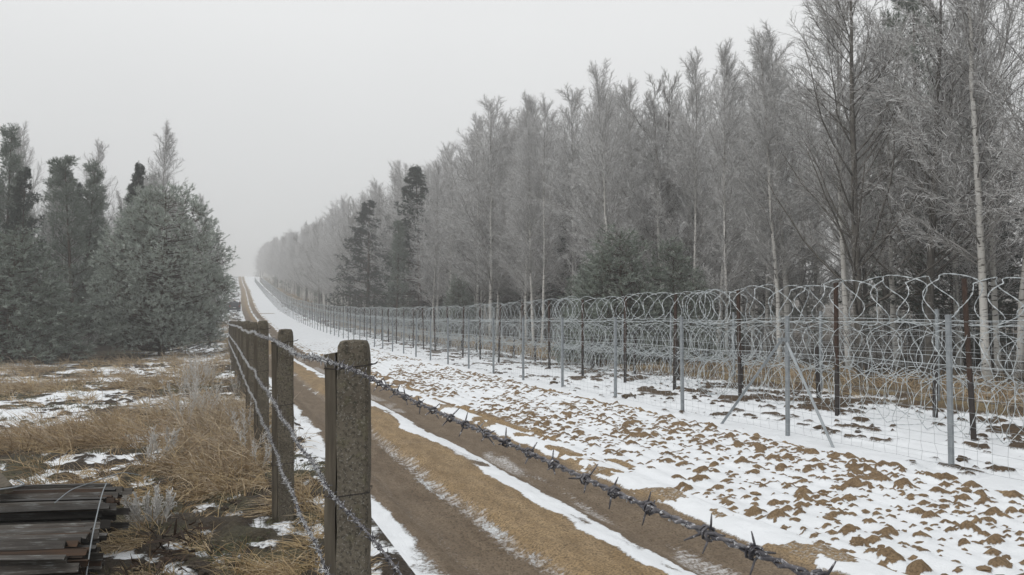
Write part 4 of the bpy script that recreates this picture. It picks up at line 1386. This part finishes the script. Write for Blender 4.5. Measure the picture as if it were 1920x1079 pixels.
# (photo column, depth, spread x, spread y, tussocks, blade length, lean, frost, tint)
patches = [
    (640, 4.3, 0.10, 0.25, 16, 0.30, 0.5, 0.10, 0.65), (560, 4.6, 0.14, 0.30, 26, 0.32, 0.6, 0.05, 0.75), (500, 4.9, 0.12, 0.25, 16, 0.30, 0.7, 0.05, 0.7),
    (575, 6.8, 0.10, 0.5, 14, 0.26, 0.4, 0.1, 0.6), (600, 5.2, 0.10, 0.5, 16, 0.22, 0.4, 0.05, 0.7), (720, 3.9, 0.06, 0.3, 10, 0.18, 0.4, 0.05, 0.7), (470, 7.5, 0.20, 0.7, 34, 0.36, 0.6, 0.18, 0.45), (420, 9.2, 0.35, 0.9, 60, 0.48, 0.45, 0.22, 0.40),
    (360, 9.0, 0.45, 0.8, 60, 0.42, 0.7, 0.12, 0.40), (430, 11.8, 0.35, 1.2, 70, 0.62, 0.3, 0.30, 0.42), (330, 7.2, 0.35, 0.5, 38, 0.34, 0.8, 0.08, 0.5),
    (395, 13.5, 0.5, 1.3, 60, 0.55, 0.4, 0.35, 0.40), (280, 5.6, 0.16, 0.22, 14, 0.30, 0.8, 0.1, 0.6), (260, 4.9, 0.10, 0.2, 10, 0.26, 0.7, 0.1, 0.6),
    (130, 6.9, 0.42, 0.22, 46, 0.42, 1.0, 0.06, 0.55), (60, 6.7, 0.30, 0.20, 24, 0.36, 1.0, 0.06, 0.55), (230, 6.6, 0.16, 0.2, 16, 0.32, 0.9, 0.1, 0.5),
    (60, 9.6, 0.55, 0.5, 60, 0.52, 0.6, 0.12, 0.30), (150, 10.0, 0.5, 0.5, 60, 0.55, 0.6, 0.16, 0.32), (215, 11.0, 0.45, 0.6, 50, 0.50, 0.6, 0.10, 0.42),
    (290, 12.5, 0.6, 0.8, 46, 0.45, 0.5, 0.12, 0.40), (40, 18.5, 1.2, 1.0, 70, 0.75, 0.25, 0.22, 0.45), (130, 19.5, 1.2, 0.9, 60, 0.62, 0.3, 0.15, 0.40),
    (240, 21, 1.5, 1.2, 60, 0.55, 0.3, 0.15, 0.35), (330, 22, 1.6, 2.0, 70, 0.55, 0.3, 0.15, 0.35), (400, 24, 1.2, 3.0, 80, 0.60, 0.3, 0.25, 0.35),
    (380, 32, 2.0, 4.0, 90, 0.6, 0.3, 0.25, 0.35), (250, 31, 3.0, 2.0, 70, 0.55, 0.3, 0.2, 0.3), (100, 27, 3.0, 2.0, 80, 0.6, 0.3, 0.2, 0.35),
    (420, 45, 1.2, 6.0, 90, 0.7, 0.2, 0.3, 0.35), (425, 70, 1.2, 14.0, 90, 0.8, 0.2, 0.3, 0.35),
]
tot = 0
for (px, D, sx, sy, nt_, ln, ln_lean, fr, ti) in patches:
    X, Y = from_px(px, D)
    cx, cy_ = blob_field(int(nt_ * (0.75 if D < 8 else 1.0)), X, Y, sx * 1.25, sy * 1.25, rg)
    ok = off_road(cx, cy_) & (cy_ > 2.8)
    ok &= fbm(cx * 0.9, cy_ * 0.7, 2, 91) > 0.40
    ok &= ~((cx < -0.9) & (cy_ < 6.35) & (cx > -4.5))          # keep the steel stack clear
    cx, cy_ = cx[ok], cy_[ok]
    n = len(cx)
    if not n:
        continue
    nb = 72 if D < 8 else 50 if D < 16 else 26
    tussocks(grass, cx, cy_, np.full(n, 0.07 + 0.004 * D), np.full(n, ln) * rg.uniform(0.65, 1.15, n), nb, rg,
             rg.normal(math.radians(200 if px < 200 else 235), 0.7, n), np.full(n, ln_lean) * rg.uniform(0.4, 1.2, n),
             np.full(n, 0.0034 + 0.00033 * D), np.full(n, fr) + 0.05, np.full(n, ti) + rg.normal(0, 0.2, n), 0.85)
    tot += n * nb
# thin scatter everywhere on the left
n = 800
D = rg.uniform(4.2, 34, n) ; px = rg.uniform(-60, 620, n)
X, Y = from_px(px, D)
ok = off_road(X, Y) & ~((X < -0.9) & (Y < 6.35) & (X > -4.5)) & (fbm(X * 0.8, Y * 0.8, 2, 90) > 0.42)
X, Y, D = X[ok], Y[ok], D[ok]; n = len(X)
tussocks(grass, X, Y, np.full(n, 0.09), rg.uniform(0.12, 0.32, n), 22, rg, rg.uniform(0, 6.28, n), rg.uniform(0.2, 0.9, n), 0.0034 + 0.00033 * D, np.full(n, 0.1), rg.uniform(0.1, 0.8, n), 0.6)
kind(grass.build('dry_grass', M_grass), 'stuff', 'dry straw-coloured grass matted over the ground left of the concrete posts', 'grass')

green = MB()
n = 1500
D = rg.uniform(4.2, 26, n); px = rg.uniform(-60, 620, n)
X, Y = from_px(px, D)
ok = off_road(X, Y) & ~((X < -0.9) & (Y < 6.35) & (X > -4.5)) & (fbm(X * 1.4, Y * 1.2, 3, 74) > 0.52)
X, Y, D = X[ok], Y[ok], D[ok]; n = len(X)
tussocks(green, X, Y, np.full(n, 0.11), rg.uniform(0.05, 0.12, n), 20, rg, rg.uniform(0, 6.28, n), rg.uniform(0.2, 0.6, n), 0.0034 + 0.00035 * D, np.full(n, 0.08), rg.uniform(0.1, 0.8, n), 0.4)
kind(green.build('short_grass', M_green), 'stuff', 'short dull green grass between the snow patches on the left', 'grass')

back = MB()
n = 1050
Y = rg.uniform(0, 1, n) ** 1.5 * 88 + 2; X = rg.uniform(11.9, 17.6, n) - 1.6 * sstep(40, 100, Y)
D = X * SP + Y * CP
tussocks(back, X, Y, np.full(n, 0.30), rg.uniform(0.25, 0.60, n), 22, rg, rg.uniform(0, 6.28, n), rg.uniform(0.2, 0.7, n), 0.003 + 0.00035 * D, np.full(n, 0.20), rg.uniform(0.0, 0.6, n), 0.5)
n = 260
Y = rg.uniform(90, 260, n); X = rg.uniform(11.9, 15.6, n)
tussocks(back, X, Y, np.full(n, 0.9), rg.uniform(0.3, 0.6, n), 22, rg, rg.uniform(0, 6.28, n), rg.uniform(0.2, 0.7, n), np.full(n, 0.06), np.full(n, 0.14), rg.uniform(0.1, 0.8, n), 0.5)
kind(back.build('dry_grass', M_grass), 'stuff', 'strip of dry tan grass between the razor coils and the wood', 'grass')

# frosted weeds standing out of the grass
def weed(rg, h, stems, fluff):
    st, fl = MB(), MB()
    n = stems
    a = rg.uniform(0, 6.28, n)
    pos = np.stack([0.03 * np.cos(a), 0.03 * np.sin(a), np.full(n, -0.02)], -1)
    d = norm(np.stack([np.cos(a) * 0.28, np.sin(a) * 0.28, np.ones(n)], -1))
    P = grow(pos, d, h * rg.uniform(0.65, 1.05, n), 7, rg, 0.03, 0.06)
    tubes(st, P, np.linspace(0.004, 0.002, 7)[None], 4, col=np.array([0.5, 0.3, 0]))
    Q, t, _ = spawn(rg, P, fluff, 0.35, 1.0, (20, 55), lambda t, L: 0.075 * (1.25 - t * 0.5), 4, 0.02, 0.15, 0.1)
    N = len(Q)
    c = np.zeros((N, 4, 3)); c[..., 0] = 0.7; c[..., 1] = np.clip(rg.normal(0.75, 0.15, N), 0, 1)[:, None]
    ribbons(fl, Q, np.array([0.006, 0.009, 0.007, 0])[None], rg, c)
    Q2, t, _ = spawn(rg, Q, 4, 0.1, 1.0, (25, 70), lambda t, L: 0.024 + 0 * t, 3, 0, 0.1)
    N = len(Q2)
    c = np.zeros((N, 3, 3)); c[..., 0] = 0.8; c[..., 1] = 0.85
    ribbons(fl, Q2, np.array([0.005, 0.005, 0])[None], rg, c)
    return st, fl
weeds = [(272, 8.6, 0.42, 3, 30, 'feathery frosted weed standing in the brown grass, left of a pair'), (312, 8.5, 0.46, 4, 30, 'feathery frosted weed standing in the brown grass, right of a pair'),
         (275, 6.0, 0.36, 7, 26, 'frosted white weed clump by the snow patch near the steel stack'), (305, 6.1, 0.34, 6, 26, 'frosted weed clump right of the white one near the steel stack'),
         (490, 8.4, 0.38, 3, 22, 'frosted weed at the foot of the third concrete post'), (468, 8.8, 0.62, 3, 22, 'frosted plant knotted round the lowest barbed wire')]
for px, D, h, ns, fl, lab in weeds:
    X, Y = from_px(px, D)
    s_, f_ = weed(rg, h, ns, fl)
    o = empty('frosted_weed', (X, Y, gz(X, Y)), 0)
    s_.build('stems', M_weed, o); kind(f_.build('frosted_leaves', M_weed, o), 'stuff')
    tag(o, lab, 'weed', 'frosted weeds in the grass')
# the tall frosted thicket of dead stalks along the post row
wm = []
for v in range(3):
    s_, f_ = weed(np.random.default_rng(610 + v), 0.85, 9, 13)
    wm.append((s_.mesh('stems', M_weed), f_.mesh('frosted_leaves', M_weed)))
for i in range(13):
    Y = 11.0 + 1.15 * i + rg.uniform(-0.4, 0.4)
    X = float(post_line(Y)) - rg.uniform(0.18, 1.3)
    o = empty('frosted_stalks', (X, Y, gz(X, Y)), rg.uniform(0, 6.28), rg.uniform(0.65, 1.15))
    a_, b_ = wm[i % 3]
    link('stems', a_, o); kind(link('frosted_leaves', b_, o), 'stuff')
    tag(o, 'clump of grey frosted stalks beside the concrete posts, {} from the front'.format(ORD[i]), 'weed', 'frosted stalks along the post row')

# ------------------------------------------------------------------ soil clods lying on the snow
def clod_scatter(name, mat, x, y, size, rg, label, flat=0.55):
    bm = bmesh.new(); bmesh.ops.create_icosphere(bm, subdivisions=2, radius=1.0)
    V = np.array([v.co[:] for v in bm.verts]); F = np.array([[v.index for v in f.verts] for f in bm.faces]); bm.free()
    N, m = len(x), len(V)
    k_ = rg.normal(0, 0.16, (N, m))
    W = V[None] * (1 + k_[..., None])
    W[..., 0] *= rg.uniform(0.8, 1.6, (N, 1)); W[..., 1] *= rg.uniform(0.7, 1.2, (N, 1)); W[..., 2] *= flat * rg.uniform(0.7, 1.2, (N, 1))
    a = rg.uniform(0, 6.28, N)
    ca, sa = np.cos(a)[:, None], np.sin(a)[:, None]
    W = np.stack([W[..., 0] * ca - W[..., 1] * sa, W[..., 0] * sa + W[..., 1] * ca, W[..., 2]], -1) * size[:, None, None]
    W = W + np.stack([x, y, ground_z(x, y) + size * 0.22], -1)[:, None]
    mb = MB()
    cov = np.zeros((N, m, 3)); cov[..., 0] = 0.0
    mb.add(W.reshape(-1, 3), None, (F[None] + (np.arange(N) * m)[:, None, None]).reshape(-1, 3), cov.reshape(-1, 3))
    return kind(mb.build(name, mat, smooth=False), 'stuff', label, 'soil clods')
n = 700
Y = 2.5 + rg.uniform(0, 1, n) ** 1.5 * 24; X = rg.uniform(4.0, 6.8, n)
ok = (X > road_c(Y) + 1.55) & (fbm(X * 0.75, Y * 0.42, 3, 54) + rg.normal(0, 0.06, n) > 0.48)
X, Y = X[ok], Y[ok]
clod_scatter('soil_clods', M_plough, X, Y, rg.gamma(3, 0.0070, len(X)) + 0.007, rg, 'brown frozen soil clods on the snowy ploughed strip')
n = 420
Y = 4 + rg.uniform(0, 1, n) ** 1.4 * 30; X = rg.uniform(7.4, 12.0, n)
ok = fbm(X * 1.6, Y * 1.1, 4, 61) > 0.50
X, Y = X[ok], Y[ok]
clod_scatter('soil_clods', M_strip, X, Y, rg.gamma(3, 0.012, len(X)) + 0.012, rg, 'dark soil clods scattered over the snow under the razor coils')
n = 700
D = rg.uniform(3.6, 10, n); px = rg.uniform(180, 640, n)
X, Y = from_px(px, D)
ok = off_road(X, Y, 0.1) & (fbm(X * 1.1, Y * 0.9, 2, 95) > 0.48)
X, Y = X[ok], Y[ok]
clod_scatter('soil_clods', M_field, X, Y, rg.gamma(3, 0.007, len(X)) + 0.008, rg, 'dark earth clods in the snow left of the concrete posts')

# ------------------------------------------------------------------ stack of steel bars, lower left
def angle_bar(length, leg, th, rg):
    """inverted V section along local x"""
    s = leg * math.sqrt(0.5)
    t = th * math.sqrt(2)
    prof = np.array([(-s, 0), (0, s), (s, 0), (s - t, 0), (0, s - t), (-s + t, 0)])
    n = len(prof)
    xs = np.linspace(0, -length, 6)
    V = []
    for i, x in enumerate(xs):
        o_ = rg.normal(0, 0.0012, 2)
        sk = rg.normal(0, 0.006, n) if i == 0 else np.zeros(n)
        V.append(np.column_stack([x + sk, prof[:, 0] + o_[0], prof[:, 1] + o_[1]]))
    q = [[r_ * n + i, r_ * n + (i + 1) % n, (r_ + 1) * n + (i + 1) % n, (r_ + 1) * n + i] for r_ in range(5) for i in range(n)]
    mb = MB()
    mb.add(np.concatenate(V), q, [[0, 1, 5], [1, 4, 5], [1, 2, 4], [2, 3, 4]])
    return mb
bar_me = [angle_bar(2.3, 0.040 + 0.007 * (i % 3), 0.005, np.random.default_rng(800 + i)).mesh('angle_bar', M_bar if i % 3 else M_bar2) for i in range(6)]
rb = np.random.default_rng(820)
AX = -PSI + math.radians(7.0)
ax = np.array([math.cos(AX), math.sin(AX), 0]); ay = np.array([-math.sin(AX), math.cos(AX), 0])
ex, ey = from_px(165, 4.25)
ORI = np.array([ex, ey, 0.0])
gstack = gz(ex - 0.5, ey) - 0.02
bundles = [   # offset along ay, bars across, layers, pitch, height step, set back of the ends
    (-0.10, 14, 9, 0.055, 0.046, 0.05, 'front bundle'),
    (0.78, 14, 11, 0.055, 0.047, 0.07, 'rear bundle'),
]
for bi, (off, nb, nl, pitch, dz, back_, bname) in enumerate(bundles):
    for l in range(nl):
        for j in range(nb):
            if l < nl - 2 and 0 < j < nb - 1:
                continue                                     # wholly hidden inside the bundle
            yoff = off + j * pitch + (0.5 * pitch if l % 2 else 0) + rb.normal(0, 0.007)
            p = ORI + ay * yoff + ax * (-back_ - 0.20 * yoff + rb.normal(0, 0.05)) + np.array([0, 0, gstack + 0.02 + l * dz + rb.normal(0, 0.006) - 0.03 * bi])
            o = link('angle_steel_bar', bar_me[rb.integers(6)])
            o.location = p
            o.rotation_euler = (rb.choice([0, 0, 0, 0.5, -0.6, 0.785, -0.785]) + rb.normal(0, 0.10), rb.normal(0, 0.007), AX + rb.normal(0, 0.014))
            if l == nl - 1:
                lab = 'rusty steel angle bar atop the {}, {} from the front'.format(bname, ORD[j])
            elif j == 0:
                lab = 'rusty steel angle bar facing front in the {}, {} layer up'.format(bname, ORD[l])
            else:
                lab = 'rusty steel angle bar in the {}, {} layer up, {} from the front'.format(bname, ORD[l], ORD[j])
            tag(o, lab, 'steel bar', 'steel bars in the stack')
def loose_wire(name, pts, r, mat, label, cat):
    P = np.array(pts, float)
    t = np.linspace(0, 1, len(P)); tt = np.linspace(0, 1, 24)
    Q = np.stack([np.interp(tt, t, P[:, i]) for i in range(3)], -1)
    for _ in range(3):
        Q[1:-1] = (Q[:-2] + 2 * Q[1:-1] + Q[2:]) / 4
    mb = MB(); tubes(mb, Q[None], r, 6)
    return tag(mb.build(name, mat, smooth=True), label, cat)
def S(a, b, c):
    return ORI + ax * a + ay * b + np.array([0, 0, gstack + c])
loose_wire('tie_wire', [S(-0.46, 0.72, 0.52), S(-0.44, 0.90, 0.565), S(-0.40, 1.15, 0.56), S(-0.34, 1.50, 0.56), S(-0.26, 1.66, 0.50)], 0.0035, M_galv, 'grey tie wire bent over the rear bundle of steel bars', 'wire')
def at_px(px, py, D):
    X_, Y_ = from_px(px, D)
    return (X_, Y_, EYE - (py - 600) * D / 1450.0)
loose_wire('tie_wire', [at_px(168, 1110, 4.2), at_px(180, 1010, 4.4), at_px(192, 950, 4.65), at_px(199, 920, 4.8), at_px(206, 903, 4.9)], 0.0036, M_galv, 'pale stiff wire rising at the right ends of the steel bars', 'wire')
loose_wire('tie_wire', [S(-1.15, 0.95, 0.56), S(-0.95, 0.92, 0.565), S(-0.82, 0.98, 0.57), S(-0.80, 1.08, 0.57), S(-0.92, 1.22, 0.57)], 0.0055, M_galv, 'grey wire loop lying at the left end of the bars', 'wire')
mb = MB(); box(mb, (0, 0, 0), (0.62, 0.10, 0.045), None)
o = mb.build('grey_plank', M_wood); o.location = S(-1.06, 1.22, 0.575); o.rotation_euler = (0.1, 0.06, AX - 0.95)
tag(o, 'short grey plank lying across the left end of the steel stack', 'plank')
# twisted ends and rust flakes beside the stack
nfl = 130
P0 = np.stack([ORI + ax * rb.uniform(0.0, 0.30) + ay * rb.uniform(0.0, 1.5) + np.array([0, 0, gstack + rb.uniform(0.0, 0.20)]) for _ in range(nfl)])
dd = norm(rb.normal(size=(nfl, 3)) * np.array([1, 1, 0.35]))
Pf = grow(P0, dd, rb.uniform(0.06, 0.22, nfl), 4, rb, 0.05, 0.25)
mb = MB(); ribbons(mb, Pf, np.array([0.016, 0.018, 0.013, 0])[None] * rb.uniform(0.3, 1.3, (nfl, 1)), rb)
kind(mb.build('rusty_scrap', M_bar2), 'stuff', 'rusty scrap and twigs at the right ends of the steel bars', 'scrap')

# ------------------------------------------------------------------ car and two people far down the road
def loft(mb, secs):
    """secs: list of (y, [(x, z) ...]) cross sections with equal point counts"""
    n = len(secs[0][1])
    V = np.concatenate([np.array([(x, y, z) for x, z in pts]) for y, pts in secs])
    q = [[r_ * n + i, r_ * n + (i + 1) % n, (r_ + 1) * n + (i + 1) % n, (r_ + 1) * n + i] for r_ in range(len(secs) - 1) for i in range(n)]
    m = len(secs)
    caps = [[0, i + 1, i] for i in range(1, n - 1)] + [[(m - 1) * n, (m - 1) * n + i, (m - 1) * n + i + 1] for i in range(1, n - 1)]
    mb.add(V, q, caps)
def sec(w, zb, zt, wt):
    return [(-w * 0.92, zb), (w * 0.92, zb), (w, zb + 0.18), (w, zb + (zt - zb) * 0.7), (wt, zt), (-wt, zt), (-w, zb + (zt - zb) * 0.7), (-w, zb + 0.18)]
cx_, cy_ = from_px(437, 127.0)
car = empty('parked_car', (cx_, cy_, gz(cx_, cy_)), 0.08)
mb = MB()
loft(mb, [(-2.15, sec(0.80, 0.38, 0.92, 0.74)), (-2.05, sec(0.86, 0.30, 1.02, 0.80)), (-1.0, sec(0.88, 0.26, 1.04, 0.84)), (0.9, sec(0.88, 0.26, 1.02, 0.84)), (1.8, sec(0.85, 0.28, 0.90, 0.78)), (2.15, sec(0.76, 0.36, 0.72, 0.68))])
body = mb.build('body', M_car, car, True)
mb = MB()
def cab(w, zt, wt):
    return [(-w, 1.0), (w, 1.0), (wt, zt), (-wt, zt)]
loft(mb, [(-2.0, cab(0.80, 1.04, 0.78)), (-1.75, cab(0.82, 1.50, 0.62)), (-1.2, cab(0.82, 1.58, 0.64)), (0.2, cab(0.82, 1.56, 0.64)), (0.55, cab(0.80, 1.46, 0.64)), (1.15, cab(0.78, 1.03, 0.74))])
mb.build('cabin', M_car, car, True)
for nm, c, sz, rot in (('rear_window', (0, -1.93, 1.28), (1.22, 0.02, 0.36), 0.45), ('windscreen', (0, 0.90, 1.26), (1.24, 0.02, 0.50), -0.85)):
    mb = MB(); box(mb, (0, 0, 0), sz)
    w_ = mb.build(nm, M_glass, car); w_.location = c; w_.rotation_euler = (-rot, 0, 0)
for sx in (-1, 1):
    mb = MB(); box(mb, (0, 0, 0), (0.02, 1.9, 0.32))
    w_ = mb.build('side_window', M_glass, car); w_.location = (sx * 0.745, -0.5, 1.28); w_.rotation_euler = (0, -sx * 0.33, 0)
    mb = MB(); box(mb, (0, 0, 0), (0.16, 0.05, 0.30))
    w_ = mb.build('tail_lamp', M_lampr, car); w_.location = (sx * 0.70, -2.13, 0.86)
    mb = MB(); box(mb, (0, 0, 0), (0.12, 0.08, 0.12), taper=0.8)
    w_ = mb.build('wing_mirror', M_car, car); w_.location = (sx * 0.96, 0.62, 1.06)
    for yy_ in (-1.35, 1.35):
        a = np.linspace(0, 2 * math.pi, 21)
        mb = MB(); tubes(mb, np.stack([0 * a, 0.25 * np.cos(a), 0.25 * np.sin(a)], -1)[None], 0.085, 8, cap=False)
        wh = mb.build('tyre', M_tyre, car, True); wh.location = (sx * 0.80, yy_, 0.33)
        mb = MB(); tubes(mb, np.array([[-0.06, 0, 0], [0.06, 0, 0]])[None], 0.19, 12)
        mb.build('rim', M_galv, wh)
mb = MB(); box(mb, (0, 0, 0), (0.5, 0.02, 0.11))
w_ = mb.build('number_plate', M_plate, car); w_.location = (0, -2.165, 0.62)
tag(car, 'dark blue-grey car parked beside the road on the slope', 'car')

def person(x, y, rz, mat, label, arm=0.12):
    bm = bmesh.new()
    sk = bm.verts.layers.skin.verify()
    J = {}
    def jv(n, co, r_, root=False):
        v = bm.verts.new(co); v[sk].radius = r_ if isinstance(r_, tuple) else (r_, r_); v[sk].use_root = root; J[n] = v
    jv('pelvis', (0, 0, 0.95), (0.155, 0.115), True); jv('waist', (0, 0, 1.12), (0.145, 0.105)); jv('chest', (0, 0.01, 1.34), (0.165, 0.12)); jv('neck', (0, 0.01, 1.51), 0.062)
    jv('chin', (0, 0.025, 1.58), (0.075, 0.085)); jv('head', (0, 0.02, 1.66), (0.085, 0.10)); jv('crown', (0, 0.01, 1.74), (0.055, 0.065))
    for s, n in ((-1, 'l'), (1, 'r')):
        jv('hip' + n, (s * 0.095, 0, 0.88), 0.10); jv('knee' + n, (s * 0.11, 0.02 * s, 0.49), 0.068); jv('ankle' + n, (s * 0.12, 0.03 * s - 0.02, 0.09), 0.047); jv('toe' + n, (s * 0.14, 0.03 * s + 0.15, 0.04), 0.038)
        jv('sh' + n, (s * 0.19, 0, 1.43), 0.072); jv('el' + n, (s * (0.24 + arm), 0.02, 1.15), 0.052); jv('wr' + n, (s * (0.20 + arm * 0.4), 0.14, 0.95), 0.036); jv('hd' + n, (s * (0.19 + arm * 0.3), 0.20, 0.88), 0.030)
    for a, b in (('pelvis', 'waist'), ('waist', 'chest'), ('chest', 'neck'), ('neck', 'chin'), ('chin', 'head'), ('head', 'crown')):
        bm.edges.new((J[a], J[b]))
    for n in 'lr':
        for a, b in (('pelvis', 'hip'), ('hip', 'knee'), ('knee', 'ankle'), ('ankle', 'toe'), ('chest', 'sh'), ('sh', 'el'), ('el', 'wr'), ('wr', 'hd')):
            bm.edges.new((J[a] if a in J else J[a + n], J[b + n]))
    me = bpy.data.meshes.new('person'); bm.to_mesh(me); bm.free()
    o = link('person', me)
    o.modifiers.new('skin', 'SKIN'); ss = o.modifiers.new('smooth', 'SUBSURF'); ss.levels = ss.render_levels = 1
    dg = bpy.context.evaluated_depsgraph_get()
    me2 = bpy.data.meshes.new_from_object(o.evaluated_get(dg))
    o.modifiers.clear(); o.data = me2
    me2.materials.clear(); me2.materials.append(mat); me2.materials.append(M_skin)
    for p in me2.polygons:
        p.use_smooth = True
        c = p.center
        p.material_index = 1 if (1.52 < c.z < 1.69 and c.y > 0.04) or (c.z < 0.93 and c.z > 0.8 and c.y > 0.17) else 0
    o.location = (x, y, gz(x, y)); o.rotation_euler = (0, 0, rz)
    tag(o, label, 'person', 'people by the car')
    return o
x_, y_ = from_px(439.5, 136.0)
person(x_, y_, 2.9, M_cloth, 'person in dark clothes standing behind the parked car')
x_, y_ = from_px(449, 131.0)
person(x_, y_, 2.2, M_cloth2, 'person in dark reddish clothes standing on the road right of the car', 0.05)

# ------------------------------------------------------------------ haze
hz = MB()
box(hz, (0, 300, 26), (1300, 1500, 60))
hz_mat = bpy.data.materials.new('winter_haze')
hz_mat.use_nodes = True
hn = hz_mat.node_tree
hn.nodes.remove(hn.nodes['Principled BSDF'])
pv = hn.nodes.new('ShaderNodeVolumePrincipled')
pv.inputs['Color'].default_value = (0.94, 0.945, 0.95, 1)
pv.inputs['Density'].default_value = 0.0020
pv.inputs['Anisotropy'].default_value = 0.0
hn.links.new(pv.outputs[0], hn.nodes['Material Output'].inputs['Volume'])
ho = hz.build('haze', hz_mat)
kind(ho, 'stuff', 'pale winter haze filling the air over the whole scene', 'haze')
